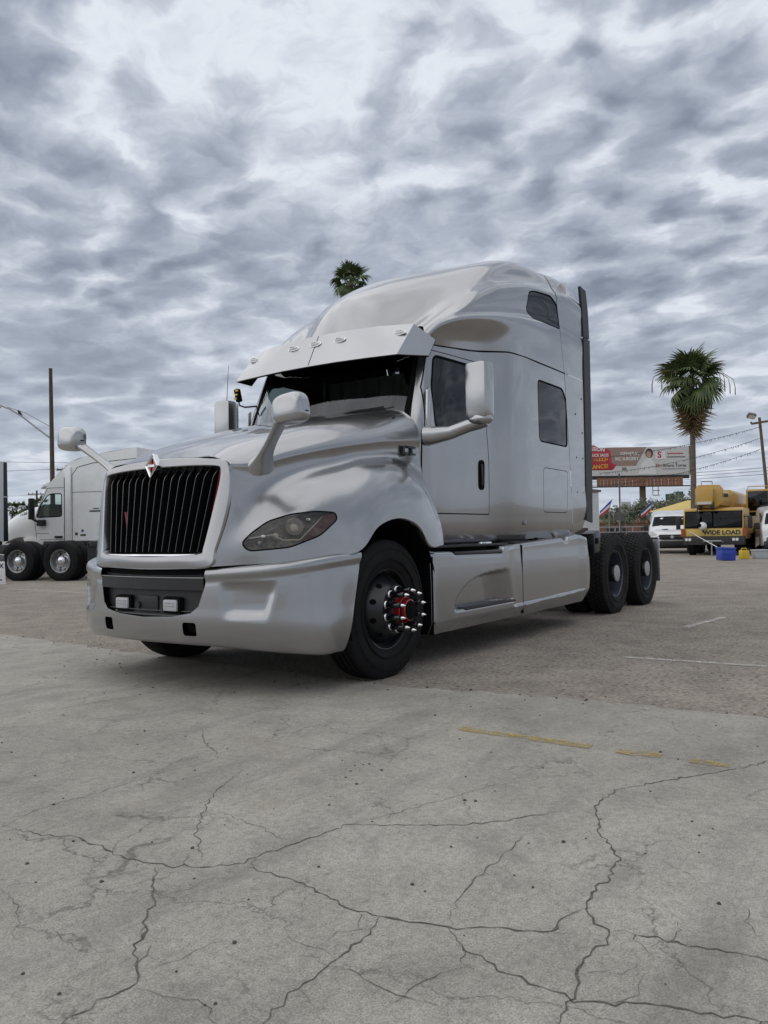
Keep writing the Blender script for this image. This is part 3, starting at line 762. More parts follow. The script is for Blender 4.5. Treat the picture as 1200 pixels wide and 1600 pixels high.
# grille: dark core, bars with chrome front edges, plain red accent strips behind
core = MB(); core.grid([[Vector((FX(f*.5, z) + .085, f*(.52 + .10*(z-.94)/.6)*1.03, z)) for f in [i/8 - 1 for i in range(17)]] for z in (.93, 1.1, 1.3, 1.5, 1.56)])
grille = core.build('grille', 'black_plastic', truck)
for z in [.96 + .035*i for i in range(17)]:
    mb = MB(); mb.tube([(FX(f*.5, z) + .075, f*(.51 + .10*(z-.94)/.6), z) for f in [i/6 - 1 for i in range(13)]], .004, 5); mb.build('grille_mesh_wire', 'badge_black', grille)
for kx in range(15):
    f = (kx - 7)/7.7; mb = MB()
    path = [(FX(f*.5, z) + .018 + ex, f*(.505 + .105*(z - .94)/.6), z) for z, ex in ((.945, .012), (.96, .0), (1.1, 0), (1.3, 0), (1.452, 0), (1.475, .006), (1.53, .045))]
    mb.use('gap')
    mb.grid([[Vector((x+.055, y-.012, z)), Vector((x+.003, y-.0052, z)), Vector((x, y, z)), Vector((x+.003, y+.0052, z)), Vector((x+.055, y+.012, z))] for x, y, z in path])
    mb.use('bar_trim')
    mb.grid([[Vector((x-.001, y-.0011, z)), Vector((x-.002, y, z)), Vector((x-.001, y+.0011, z))] for x, y, z in path[1:]])
    mb.build('grille_bar', None, grille)
MB().grid([[Vector((FX(.59, z)+.035+a, -(.588 - (1.5-z)*.13) + b, z)) for a, b in ((0, 0), (.0, .028), (.03, .03))] for z in (1.17, 1.25, 1.35, 1.45, 1.51)]).build('red_accent_strip', 'red_accent', grille)
MB().box((-1.15, .305, 1.10), (.02, .022, .30), Matrix.Rotation(-.15, 3, 'Y'), .004).build('red_accent_strip', 'red_accent', grille)
MB().grid([[Vector((FX(y, .93) + dx, y, z)) for dx, z in ((-.006, .932), (.0, .944), (.06, .956))] for y in [-.49 + .07*i for i in range(15)]]).build('chrome_lip', 'chrome', grille)
# diamond emblem on the nose
def emblem():
    c = Vector((-1.182, 0, 1.562)); upv = Vector((.147, 0, 1)).normalized(); m = frame_mtx(c, (0, -1, 0), upv)
    mb = MB(); mb.use('chrome')
    def dia(w, h): return [(0, h), (-w, 0), (0, -h), (w, 0)]
    def ring(o1, i1, z0, z1):
        a, b = dia(*o1), dia(*i1)
        mb.grid([[m @ Vector((*a[i], -.03)) , m @ Vector((*a[i], z0)), m @ Vector(((a[i][0]*.65 + b[i][0]*.35), (a[i][1]*.65 + b[i][1]*.35), z1)), m @ Vector((*b[i], z0))] for i in range(4)], closeu=True)
    ring((.068, .090), (.053, .070), .010, .015); ring((.050, .066), (.044, .058), .008, .012)
    e = mb.build('emblem', None, truck, 20)
    mb = MB(); mb.use('emblem_red'); mb.poly([m @ Vector((*q, .005)) for q in dia(.050, .066)])
    mb.use('chrome'); mb.box(m @ Vector((0, .0, .010)), (.008, .070, .016))
    mb.build('emblem_field', None, e, 0)
    for q in (1, -1):
        mb = MB(); mb.poly([m @ Vector((x, q*y, .007)) for x, y in ((-.005, .055), (.005, .055), (.008, .014), (-.008, .014))]); mb.build('emblem_stroke', 'gap', e, 0)
emblem()
# ---- bumper
BP = [(-1.27,0),(-1.262,.2),(-1.24,.42),(-1.20,.60),(-1.125,.82),(-1.01,1.02),(-.84,1.175),(-.66,1.235),(-.42,1.258)]
ZT = [.835,.836,.84,.85,.862,.88,.905,.925,.942]; ZB = [.335,.335,.334,.33,.315,.295,.28,.272,.27]
def bumper_rows(s):
    out = []
    for i, (x, y) in enumerate(BP):
        a, b = BP[max(i-1, 0)], BP[min(i+1, len(BP)-1)]; t = Vector((b[0]-a[0], b[1]-a[1])).normalized(); inn = Vector((t.y, -t.x))
        if i == 0: inn = Vector((1, 0))
        zt, zb = ZT[i], ZB[i]; sh = -.19*smooth01(5, 8, i)
        r = []
        for z, o in ((zt, .08), (zt+.002, .03), (zt-.010, .008), (zt-.028, .0), (zt-.055, .0), (zt-.075, .008), (zt-.12, .006), ((zt+zb)/2, .0), (zb+.15, -.004), (zb+.06, .012), (zb+.012, .035), (zb, .06), (zb+.01, .10)):
            px, py = x + inn.x*o + sh*(zt - z)/(zt - zb), y + inn.y*o
            r.append((px, py*s, z))
        out.append(r)
    return out
br = bumper_rows(-1)[::-1] + bumper_rows(1)[1:]
P = net(br, 16, 4)
for r in P:
    for v in r:
        ay = abs(v.y)
        if v.x < -.9 or ay < 1.05:
            d = .024*smooth01(.66, .76, ay + (v.z-.55)*.1)*(1 - smooth01(.985, 1.012, ay + (.75 - v.z)*.22))*smooth01(.535, .565, v.z)*(1 - smooth01(.735, .765, v.z))
            v.x += d*.75; v.y -= math.copysign(d*.66, v.y)
bb = bm_of(P); bump_bvh = BVHTree.FromBMesh(bb)
front = lambda c: c.x < -1.05
OP = [(.553,.90),(-.553,.90),(-.548,.74),(-.50,.60),(-.44,.553),(-.28,.527),(0,.515),(.28,.527),(.44,.553),(.50,.60),(.548,.74)]
ins = take(bb, cut(bb, OP, VY, VZ, sel=front))
for s in (-1, 1):
    pts = round_poly([(s*.426-.055, .492), (s*.426+.055, .492), (s*.426+.055, .402), (s*.426-.055, .402)], .02)
    hb = take(bb, cut(bb, pts, VY, VZ, sel=front)); bm_build(hb, 'tow_hook_recess', 'gap', truck, offset=-.045)
bumper = bm_build(bb, 'bumper', 'silver', truck, 50)
for s in (-1, 1): ribbon(bump_bvh, [(-1.3, s*.605, .84), (-1.3, s*.60, .6), (-1.3, s*.565, .36)], .007, 'gap', 'panel_gap', bumper, out=.0015, step=.03, dirn=VX)
ins_o = bm_build(ins, 'bumper_insert', 'black_plastic', truck, 40, offset=-.045)
def bx(y): return -1.27 + .07*(abs(y)/.6)**2
def bar(name, y1, z0, z1, d0, d1, mat, par, n=18):
    mb = MB(); mb.grid([[Vector((bx(y)+d1, y, z0)), Vector((bx(y)+d0, y, z0)), Vector((bx(y)+d0, y, z1)), Vector((bx(y)+d1, y, z1))] for y in [-y1 + 2*y1*i/n for i in range(n+1)]], closev=True); return mb.build(name, mat, par)
bar('upper_band', .535, .705, .785, .004, .06, 'black_plastic', ins_o)
bar('top_edge', .538, .786, .790, .0, .10, 'alu', ins_o)
bar('lower_lip', .40, .528, .536, .012, .05, 'lamp_dark', ins_o)
bar('trim_line', .44, .560, .564, .016, .05, 'lamp_dark', ins_o)
bar('intake_slot', .50, .800, .838, .05, .10, 'gap', ins_o)
MB().box((-1.205, -.005, .60), (.06, .20, .12), None, .012).build('centre_pad', 'black_plastic', ins_o)
MB().cyl((-1.245, .10, .592), (-1.20, .10, .592), .026, n=16).build('sensor', 'badge_black', ins_o)
for s in (-1, 1):
    fo = MB().box((bx(.25)+.035, s*.255, .60), (.05, .175, .115), None, .02).build('fog_light', 'gap', truck)
    MB().box((bx(.25)+.012, s*.255, .600), (.03, .135, .078), None, .013).build('lens', 'clear_plastic', fo)
    MB().box((bx(.25)-.006, s*.255, .600), (.006, .10, .006), None).build('lens_bar', 'alu', fo)
    MB().box((bx(.25)-.006, s*.255, .620), (.006, .10, .004), None).build('lens_bar', 'alu', fo)
# ---- things behind the sheet metal that keep the wells dark
MB().box((-.25, 0, 1.0), (1.5, .8, .95), None, .05).build('engine', 'dark_steel', truck)
MB().box((-1.02, 0, 1.2), (.08, 1.15, .75), None, .01).build('radiator', 'gap', truck)
for s in (-1, 1):
    mb = MB(); mb.grid([[Vector((.02 + .585*math.cos(w), s*y, .56 + .61*math.sin(w))) for y in (1.24, 1.0, .62)] for w in [math.pi*(-.12 + 1.24*i/24) for i in range(25)]])
    mb.grid([[Vector((.02 + r*math.cos(w), s*.62, .56 + r*1.04*math.sin(w))) for r in (0, .585)] for w in [math.pi*(-.12 + 1.24*i/24) for i in range(25)]])
    mb.build('wheel_well', 'gap', truck)
    add_wheel(truck, 0, s*1.06, s, TY_S, RIM_S, HUB_S, True, name='steer_wheel')
    for ax in (5.17, 6.49):
        add_wheel(truck, ax, s*1.06, s, TY_D, RIM_D, HUB_D, name='drive_wheel')
        add_wheel(truck, ax, s*.71, -s, TY_D, RIM_D, None, name='drive_wheel')
MB().tube([(0, -.95, .5), (0, -.7, .42), (0, .7, .42), (0, .95, .5)], .06).build('front_axle', 'dark_steel', truck)
for ax in (5.17, 6.49):
    mb = MB(); mb.cyl((ax, -.9, .505), (ax, .9, .505), .085); mb.lathe([(-.2, .09), (-.15, .2), (.15, .2), (.2, .09)], (ax, 0, .505), (0, 1, 0), 20); mb.build('drive_axle', 'dark_steel', truck)
# ---- cab and sleeper side walls
ZC = [.985, 1.10, 1.22, 1.6, 2.0, 2.35, 2.6]
def brow(xs, ys, zs, xt=None):
    """xs: x per level (or one number), ys: half widths at the 7 levels + seam"""
    xs = xs if isinstance(xs, list) else [xs]*8
    return [(xs[i], ys[i], (ZC + [zs])[i]) for i in range(8)]
BODY = [
 brow([.74,.74,.74,.74,.74,.85,.945,.985], [.92,.92,.925,.93,.93,.915,.90,.895], 2.685),
 brow([.765,.765,.765,.765,.765,.875,.975,1.01], [.965,.975,.98,.985,.985,.965,.945,.935], 2.69),
 brow([.80,.80,.80,.80,.80,.92,1.02,1.06], [.995,1.015,1.025,1.03,1.025,1.0,.972,.962], 2.695),
 brow([.95,.95,.95,.95,.95,1.04,1.12,1.15], [1.02,1.045,1.052,1.055,1.048,1.018,.985,.972], 2.70),
 brow(1.35, [1.03,1.06,1.068,1.07,1.06,1.03,1.0,.985], 2.72),
 brow(1.7, [1.035,1.065,1.073,1.077,1.07,1.045,1.02,1.01], 2.755),
 brow(1.9, [1.04,1.075,1.085,1.09,1.085,1.068,1.05,1.045], 2.78),
 brow(2.05, [1.06,1.10,1.112,1.12,1.118,1.108,1.098,1.09], 2.80),
 brow(2.2, [1.085,1.135,1.15,1.158,1.156,1.15,1.143,1.138], 2.815),
 brow(2.4, [1.10,1.155,1.17,1.176,1.176,1.172,1.168,1.165], 2.82),
 brow(2.9, [1.105,1.165,1.178,1.182,1.182,1.18,1.177,1.175], 2.82),
 brow(3.4, [1.105,1.165,1.178,1.182,1.182,1.18,1.178,1.177], 2.82),
 brow([3.74,3.73,3.715,3.685,3.65,3.61,3.59,3.57], [1.10,1.16,1.174,1.178,1.178,1.177,1.176,1.175], 2.82),
]
EXT = [
 brow([3.75,3.74,3.725,3.695,3.66,3.62,3.60,3.58], [1.10,1.16,1.174,1.178,1.178,1.177,1.176,1.175], 2.82),
 brow(3.95, [1.09,1.15,1.174,1.178,1.178,1.177,1.176,1.175], 2.82), brow([4.12,4.13,4.15,4.16,4.17,4.18,4.19,4.19], [1.08,1.14,1.172,1.176,1.176,1.175,1.174,1.173], 2.82)]
DOOR = [(.778,1.222),(.772,1.82),(.85,2.30),(.985,2.63),(1.03,2.652),(1.77,2.665),(1.80,2.64),(1.86,1.74),(1.85,1.222)]
DWIN = round_poly([(.955,1.965),(.95,2.30),(1.045,2.565),(1.09,2.595),(1.64,2.60),(1.665,2.05),(1.25,1.985)], .05, 3)
SWIN = round_poly([(2.83,2.005),(2.83,2.63),(3.50,2.63),(3.60,2.52),(3.60,2.005)], .06, 4)
UWIN = round_poly([(2.64,3.34),(2.70,3.53),(2.86,3.57),(3.25,3.615),(3.43,3.55),(3.49,3.31),(2.80,3.285)], .05, 3)
HATCH = round_poly([(2.89,1.255),(2.91,1.73),(3.60,1.725),(3.55,1.255)], .06, 4)
VALV = [(2.12,1.20),(2.13,1.06),(2.30,1.06),(2.31,1.20)]
def wall_piece(rows, s, ku, kv):
    return net([[mir(p, s) for p in r] for r in rows], ku, kv)
def ring_gap(bm, poly, w, sel=None):
    """thin dark joint along an outline; returns the outline inside the joint"""
    for f in cut(bm, poly, VX, VZ, sel=sel): f.material_index = 1
    inn = inset_poly(poly, w)
    fs = cut(bm, inn, VX, VZ, sel=sel)
    for f in fs: f.material_index = 0
    return fs
cab_bvhs = {}
for s in (-1, 1):
    fl = s > 0
    P = wall_piece(BODY, s, 8, 6); full = bm_of(P, fl); cab_bvhs[s] = BVHTree.FromBMesh(full); full.free()
    cabP = [r for r in P[:7*8+1]]; slP = [r for r in P[7*8:]]
    # cab: door with its window, lower valance
    bm = bm_of(cabP, fl)
    door = take(bm, ring_gap(bm, DOOR, .008))
    gasket = inset_poly(DWIN, -.022)
    for f in cut(door, gasket, VX, VZ): f.material_index = 1
    win = take(door, cut(door, DWIN, VX, VZ))
    dr = bm_build(door, 'door', ['silver', 'gap'], truck, 50)
    bm_build(win, 'window_glass', 'window_glass', dr, offset=-.006)
    for f in bm.faces:
        if 1.2185 < f.calc_center_median().z < 1.2225: f.material_index = 1
    bm_build(bm, 'cab', ['silver', 'gap'], truck, 50)
    # liner of the cab wall, dark, with the same window opening
    lp = [[Vector((v.x + .004, v.y - s*min(.035, .008 + .002*i), v.z)) for v in r] for i, r in enumerate(cabP)]
    lb = bm_of(lp, not fl); take(lb, cut(lb, inset_poly(DWIN, -.03), VX, VZ)).free(); bm_build(lb, 'cab_lining', 'interior', truck)
    # sleeper
    bm = bm_of(slP, fl)
    hat = take(bm, ring_gap(bm, HATCH, .007)); bm_build(hat, 'luggage_door', 'silver', truck, 50)
    for f in cut(bm, inset_poly(SWIN, -.016), VX, VZ): f.material_index = 1
    win = take(bm, cut(bm, SWIN, VX, VZ)); 
    sl = bm_build(bm, 'sleeper', ['silver', 'gap'], truck, 50)
    bm_build(win, 'window_glass', 'tinted_glass', sl, offset=-.006)
    MB().grid([[Vector((x, s*1.11, z)) for z in (1.9, 2.7)] for x in (2.7, 3.66)]).build('window_backing', 'interior', sl)
    ribbon(cab_bvhs[s], [(.78, s*1, 1.215), (1.86, s*1, 1.215), (2.3, s*1, 1.215), (3.70, s*1, 1.215)], .009, 'gap', 'panel_gap', sl, out=.001, step=.05, dirn=Vector((0, -s, 0)))
    ribbon(cab_bvhs[s], [(2.30, s*1, 1.20), (2.30, s*1, 1.0)], .004, 'gap', 'panel_gap', sl, out=.001, step=.05, dirn=Vector((0, -s, 0)))
    ex = MB(); ex.grid(wall_piece(EXT, s, 5, 5), flip=fl); ex = ex.build('side_extender', 'silver', truck)
    mb = MB(); mb.prism([(4.14,1.18),(4.34,1.15),(4.375,2.2),(4.385,3.345),(4.185,3.345),(4.165,2.2)], 'y', s*1.165, s*1.185); mb.build('rubber_edge', 'black_plastic', ex)
    mb = MB(); mb.prism([(4.19,3.365),(4.385,3.365),(4.36,3.70),(4.30,3.93),(4.12,3.945),(4.165,3.7)], 'y', s*1.15, s*1.18); mb.build('rubber_edge', 'black_plastic', ex)
    for z in (1.5, 1.9, 2.2, 2.6): MB().cyl((4.08, s*1.176, z), (4.08, s*1.181, z), .009, n=8).build('screw', 'gap', ex)
    for z in (1.5, 1.9, 2.4): MB().cyl((3.88, s*1.176, z), (3.88, s*1.182, z), .009, n=8).build('screw', 'gap', ex)
    # flush door pull: dark recess with a bar
    b_ = cab_bvhs[s]
    def sidept(x, z): return b_.ray_cast(Vector((x, s*3, z)), Vector((0, -s, 0)))[0]
    c = sidept(1.715, 1.59)
    hd = MB().box(c + Vector((0, s*.001, 0)), (.115, .012, .275), None, .004)
    hd = MB(); hd.prism(round_poly([(c.x-.055, c.z-.14), (c.x+.045, c.z-.14), (c.x+.06, c.z+.14), (c.x-.045, c.z+.14)], .05), 'y', c.y - s*.02, c.y + s*.006); h = hd.build('door_handle', 'gap', dr)
    MB().box((c.x - .012, c.y + s*.012, c.z), (.030, .016, .20), None, .007).build('grip', 'black_plastic', h)
    # lock and small badge on the valance
    q = sidept(2.45, 1.145); MB().box(q + Vector((0, s*.001, 0)), (.075, .006, .045), None, .002).build('filler_badge', 'lamp_dark', sl)
    q = sidept(.80, 1.33); MB().box(q + Vector((0, s*.006, 0)), (.05, .02, .05), None, .006).build('hinge_cover', 'gap', sl)
    # door mirror: arm and tall head
    base = sidept(.815, 1.875)
    ms = thing_part = None
    head = MB().box((.95, s*1.475, 2.225), (.155, .205, .47), Matrix.Rotation(s*.12, 3, 'Z'), .045).build('door_mirror', 'silver_trim', truck)
    MB().box((1.032, s*1.465, 2.225), (.01, .165, .42), Matrix.Rotation(s*.12, 3, 'Z'), .004).build('mirror_glass', 'chrome', head)
    mb = MB(); mb.tube([base + Vector((0, -s*.02, 0)), base + Vector((.02, s*.05, .0)), (.90, s*1.22, 1.895), (.94, s*1.37, 1.945), (.955, s*1.46, 1.965), (.955, s*1.54, 1.975)], [.09, .075, .058, .056, .06, .05], 14); mb.build('mirror_arm', 'silver_trim', head, 60)
    mb = MB(); bmx = bmesh.new(); bmesh.ops.create_uvsphere(bmx, u_segments=20, v_segments=12, radius=1.0); mb.bm(bmx, Matrix.Translation((.95, s*1.475, 1.985)) @ Matrix.Diagonal((.085, .112, .055, 1))); bmx.free(); mb.build('mirror_base', 'silver_trim', head, 60)
    MB().prism([(.84,1.93),(.875,2.28),(.865,2.30),(.83,2.27),(.812,1.95)], 'y', s*1.03, s*1.052, .004).build('mirror_pad', 'silver_trim', head)
    if s > 0: MB().cyl((.955, s*1.46, 2.45), (.975, s*1.45, 2.83), .004, .002, 6).build('antenna', 'badge_black', head)
    # convex hood mirror on its stalk
    hbase = hood_bvh.find_nearest(Vector((-.90, s*.80, 1.58)))[0]
    hd_ = Vector((-1.03, s*1.10, 1.825)); stalk = [hbase.lerp(hd_, -.12), hbase.lerp(hd_, .10), hbase.lerp(hd_, .40), hbase.lerp(hd_, .70), hd_]
    hm = MB(); rings = []
    wd = [(.13, .075), (.075, .034), (.050, .024), (.050, .024), (.058, .028)]
    for i, p in enumerate(stalk):
        d = (stalk[min(i+1, 4)] - stalk[max(i-1, 0)]).normalized(); a = VX - d*VX.dot(d); a.normalize(); b2 = d.cross(a)
        rings.append([p + a*math.cos(2*math.pi*k/14)*wd[i][0] + b2*math.sin(2*math.pi*k/14)*wd[i][1] for k in range(14)])
    dense = [refine([r[k] for r in rings], 4) for k in range(14)]
    hm.grid([[dense[k][i] for k in range(14)] for i in range(len(dense[0]))], closev=True)
    hmo = hm.build('hood_mirror', 'silver_trim', truck, 60)
    mb = MB(); bmx = bmesh.new(); bmesh.ops.create_uvsphere(bmx, u_segments=28, v_segments=18, radius=1.0)
    for v in bmx.verts:
        x, y, z = v.co
        if z < 0: z *= .55
        q = 1 + .10*abs(y)**3
        v.co = Vector((math.copysign(abs(x)**.62, x)*.085*(1 if x < 0 else .75), math.copysign(abs(y)**.50, y)*.128, math.copysign(abs(z)**.62, z)*.118*(1 - .10*max(0, -s*y))))
    mb.bm(bmx, Matrix.Translation((-1.03, s*1.165, 1.845)) @ Matrix.Rotation(s*.10, 4, 'X')); bmx.free()
    mb.build('mirror_head', 'silver_trim', hmo, 60)
    mb = MB(); mb.lathe([(0, .118), (.006, .126), (.014, .122)], (0, 0, 0), (0, 0, 1), 32)
    for v in mb.v: v.x, v.y, v.z = -1.03 + v.x*.66, s*1.165 + v.y*1.05, 1.832 + v.z
    mb.build('head_rim', 'gap', hmo)
# LT badge on the hood flank, near side and far side
for s in (-1, 1):
    def hs(x, z): return hood_bvh.ray_cast(Vector((x, s*3, z)), Vector((0, -s, 0)))[0]
    yb = max(abs(hs(x, z).y) for x in (.48, .52, .57, .62, .66) for z in (1.70, 1.735, 1.77))
    for nm, rects in (('badge_letter_l', [(.475,.505,1.70,1.765),(.505,.555,1.70,1.718)]), ('badge_letter_t', [(.545,.665,1.752,1.77),(.595,.62,1.715,1.752),(.575,.665,1.70,1.715)])):
        mb = MB()
        for x0, x1, z0, z1 in rects:
            mb.box(((x0+x1)/2, s*(yb - .006), (z0+z1)/2), (x1-x0, .02, z1-z0), None, .002)
        mb.build(nm, 'badge_black', hood)
# ---- roof fairing
ROOF = [
 [(1.0,.935,2.70),(.975,.93,2.705),(.96,.905,2.71),(.95,.84,2.72),(.94,.74,2.73),(.92,.58,2.74),(.90,.33,2.75),(.89,0,2.76)],
 [(1.10,.955,2.705),(1.08,.985,2.78),(1.07,1.02,2.86),(1.16,.985,2.93),(1.25,.89,2.99),(1.29,.70,3.03),(1.10,.40,3.06),(1.0,0,3.08)],
 [(1.25,.972,2.715),(1.24,1.00,2.81),(1.24,1.10,2.945),(1.36,1.075,3.06),(1.46,.99,3.16),(1.53,.78,3.27),(1.28,.44,3.28),(1.14,0,3.29)],
 [(1.5,.992,2.738),(1.5,1.015,2.85),(1.5,1.145,3.02),(1.56,1.12,3.17),(1.65,1.055,3.29),(1.81,.88,3.46),(1.56,.48,3.475),(1.43,0,3.485)],
 [(1.75,1.018,2.762),(1.75,1.04,2.89),(1.75,1.16,3.075),(1.79,1.13,3.24),(1.86,1.08,3.38),(2.03,.93,3.59),(1.81,.5,3.615),(1.7,0,3.62)],
 [(2.0,1.078,2.793),(2.0,1.105,2.94),(2.0,1.168,3.13),(2.02,1.14,3.30),(2.06,1.10,3.46),(2.20,.955,3.69),(2.05,.52,3.725),(2.0,0,3.73)],
 [(2.2,1.138,2.815),(2.2,1.15,2.98),(2.2,1.172,3.165),(2.21,1.145,3.34),(2.24,1.105,3.515),(2.34,.97,3.755),(2.23,.52,3.79),(2.2,0,3.80)],
 [(2.5,1.168,2.82),(2.5,1.172,3.0),(2.5,1.176,3.225),(2.5,1.155,3.40),(2.51,1.115,3.59),(2.56,.99,3.835),(2.5,.54,3.88),(2.5,0,3.89)],
 [(2.85,1.175,2.82),(2.85,1.176,3.02),(2.85,1.174,3.26),(2.85,1.16,3.46),(2.85,1.125,3.66),(2.86,1.01,3.895),(2.85,.55,3.94),(2.85,0,3.95)],
 [(3.2,1.177,2.82),(3.2,1.177,3.03),(3.2,1.174,3.28),(3.2,1.165,3.49),(3.2,1.135,3.70),(3.2,1.02,3.915),(3.2,.56,3.96),(3.2,0,3.97)],
 [(3.57,1.175,2.82),(3.52,1.176,3.04),(3.47,1.174,3.29),(3.43,1.166,3.50),(3.41,1.14,3.71),(3.39,1.03,3.91),(3.38,.56,3.955),(3.38,0,3.965)],
]
# two pressed ridges run along the flank and fade out towards the rear
def ridges(i, r):
    k = min(1, i/2)*(1 - smooth01(7.5, 9.5, i)); c2, c4 = r[2], r[4]
    q2 = (c2[0], c2[1] - .022*k - .003, c2[2] + .026); q4 = (c4[0] + .004, c4[1] - .034*k - .012, c4[2] + .014)
    return r[:3] + [q2] + r[3:5] + [q4] + r[5:]
ROOF = [ridges(i, r) for i, r in enumerate(ROOF)]
REXT = [
 [(3.58,1.174,2.825),(3.53,1.175,3.04),(3.48,1.173,3.29),(3.44,1.166,3.50),(3.42,1.142,3.715),(3.40,1.04,3.905),(3.39,.56,3.95),(3.39,0,3.96)],
 [(3.75,1.175,2.825),(3.72,1.176,3.04),(3.70,1.175,3.29),(3.68,1.17,3.52),(3.67,1.15,3.75),(3.66,1.06,3.93),(3.66,.6,3.97),(3.66,0,3.98)],
 [(3.98,1.174,2.825),(3.97,1.174,3.04),(3.96,1.173,3.29),(3.95,1.17,3.52),(3.94,1.155,3.76),(3.93,1.07,3.925),(3.92,.6,3.96),(3.92,0,3.97)],
 [(4.19,1.172,2.825),(4.185,1.172,3.04),(4.175,1.171,3.29),(4.16,1.168,3.52),(4.14,1.15,3.75),(4.11,1.07,3.89),(4.09,.6,3.92),(4.08,0,3.93)],
]
REXT = [ridges(10, r) for r in REXT]
def full(rows): return [[mir(p, -1) for p in r] + [p for p in r[::-1][1:]] for r in rows]
P = relax(net(full(ROOF), 8, 6), 5); rb = bm_of(P); roof_bvh = BVHTree.FromBMesh(rb)
for s in (-1, 1):
    sel = lambda c: c.y*s > .8
    for f in cut(rb, inset_poly(UWIN, -.014), VX, VZ, sel=sel): f.material_index = 1
    w = take(rb, cut(rb, UWIN, VX, VZ, sel=sel))
    globals()['uw%d' % s] = w
roof = bm_build(rb, 'roof_fairing', ['silver', 'gap'], truck, 60)
for s in (-1, 1):
    bm_build(globals()['uw%d' % s], 'window_glass', 'tinted_glass', roof, offset=-.006)
    MB().grid([[Vector((x, s*1.02, z)) for z in (3.2, 3.60)] for x in (2.6, 3.42)]).build('window_backing', 'interior', roof)
    MB().tube([Pr[0 if s < 0 else -1] + Vector((0, 0, .002)) for Pr in P], .0075, 6).build('panel_gap', 'gap', roof)
    ribbon(roof_bvh, [(p[0]-.003, s*p[1], p[2]) for p in ROOF[-1]], .008, 'gap', 'panel_gap', roof, out=.002, step=.05)
    ribbon(cab_bvhs[s], [(p[0]-.003, s*p[1], p[2]) for p in BODY[-1]], .008, 'gap', 'panel_gap', roof, out=.002, step=.05)
    # pressed line along the roof flank
    ribbon(roof_bvh, [(1.12, s*.93, 3.2), (1.5, s*.95, 3.42), (2.0, s*.985, 3.66), (2.5, s*1.02, 3.81), (3.0, s*1.05, 3.89), (3.36, s*1.06, 3.90)], .003, 'gap', 'panel_gap', roof, out=.0006, step=.05)
mb = MB(); mb.grid(net(full(REXT), 5, 6)); mb.build('roof_extender', 'silver', truck, 60)
MB().grid([[Vector((3.74, y, z)) for z in (1.05, 2.0, 3.0, 3.9)] for y in (-1.15, 0, 1.15)]).build('sleeper_back_panel', 'silver', truck)
# ---- windshield, frame, cowl, interior
WS = [
 [(.545,0,2.03),(.575,.4,2.025),(.64,.75,2.015),(.715,.925,2.0)],
 [(.655,0,2.24),(.68,.4,2.235),(.735,.75,2.225),(.80,.922,2.215)],
 [(.785,0,2.48),(.81,.4,2.475),(.855,.74,2.465),(.905,.905,2.455)],
 [(.93,0,2.74),(.95,.4,2.735),(.985,.72,2.725),(1.01,.885,2.71)]]
P = net(full([r[::-1] for r in WS]), 6, 8)
wb = bm_of(P)
MB().grid(P).build('windshield', 'windshield_glass', truck)
def border(P, w):
    nu, nv = len(P), len(P[0]); mb = MB(); off = Vector((-.004, 0, .002))
    def strip_(pts, inn): mb.grid([[p + off, p.lerp(q, w/max((q-p).length, 1e-4)) + off] for p, q in zip(pts, inn)])
    strip_([P[i][0] for i in range(nu)], [P[i][4] for i in range(nu)]); strip_([P[i][-1] for i in range(nu)], [P[i][-5] for i in range(nu)])
    strip_(P[-1], P[-5]); strip_(P[0], P[4]); return mb
border(P, .05).build('windshield_seal', 'gap', truck)
# shaded band across the top of the glass, dipping at both ends
nu, nv = len(P), len(P[0]); band = MB(); rows_ = []
for j in range(nv):
    f = abs(j/(nv - 1) - .5)*2; dep = .30 - .05*math.cos(f*3.0) + .16*smooth01(.72, .84, f)*(1 - smooth01(.93, .99, f)); dep += .02*math.sin(j*.9)
    r = []
    for q in range(5):
        t = (1 - dep*q/4)*(nu - 1); i0 = min(int(t), nu - 2); r.append(P[i0][j].lerp(P[i0+1][j], t - i0) + Vector((.006, 0, -.003)))
    rows_.append(r)
band.grid(rows_).build('shade_band', 'tint_band', truck)
mb = MB(); mb.prism([(-.93,2.70),(.93,2.70),(.90,2.86),(-.90,2.86)], 'x', .98, 1.02); mb.build('header_panel', 'gap', truck)
mb = MB(); mb.grid([[Vector((x, y, 2.035 - .03*abs(y))) for y in (-.92, -.5, 0, .5, .92)] for x in (.50, .60, .74)]); mb.build('cowl', 'black_plastic', truck)
for y0, y1 in ((-.15, -.72), (.55, .02)):
    mb = MB(); mb.tube([(.56, y0, 2.07), (.60, (y0+y1)/2, 2.115), (.655, y1, 2.13)], .009, 6); mb.tube([(.585, (y0+y1)/2 + .2, 2.10), (.66, y1 - .1, 2.12)], .006, 5); mb.build('wiper', 'black_plastic', truck)
mb = MB(); mb.grid([[Vector((x, y, z)) for y in (-.9, -.5, 0, .5, .9)] for x, z in ((.70, 1.98), (.95, 2.02), (1.16, 2.0), (1.22, 1.93), (1.22, 1.4))]); mb.build('dashboard', 'interior_mid', truck)
mb = MB(); mb.box((1.3, 0, 1.22), (1.4, 2.0, .04)); mb.build('cab_floor', 'interior', truck)
MB().box((.76, 0, 1.6), (.03, 1.8, .8)).build('firewall', 'interior', truck)
MB().grid([[Vector((1.0 + .6*(i/6), y, 2.70 + .03*math.sin(i))) for y in (-.9, 0, .9)] for i in range(7)]).build('headliner', 'gap', truck)
mb = MB()
mb.grid([[Vector((2.12 + .02*math.sin(k*1.9), -1.05 + 2.1*k/40, z)) for z in (1.25, 2.0, 2.75)] for k in range(41)]); mb.build('sleeper_curtain', 'curtain', truck)
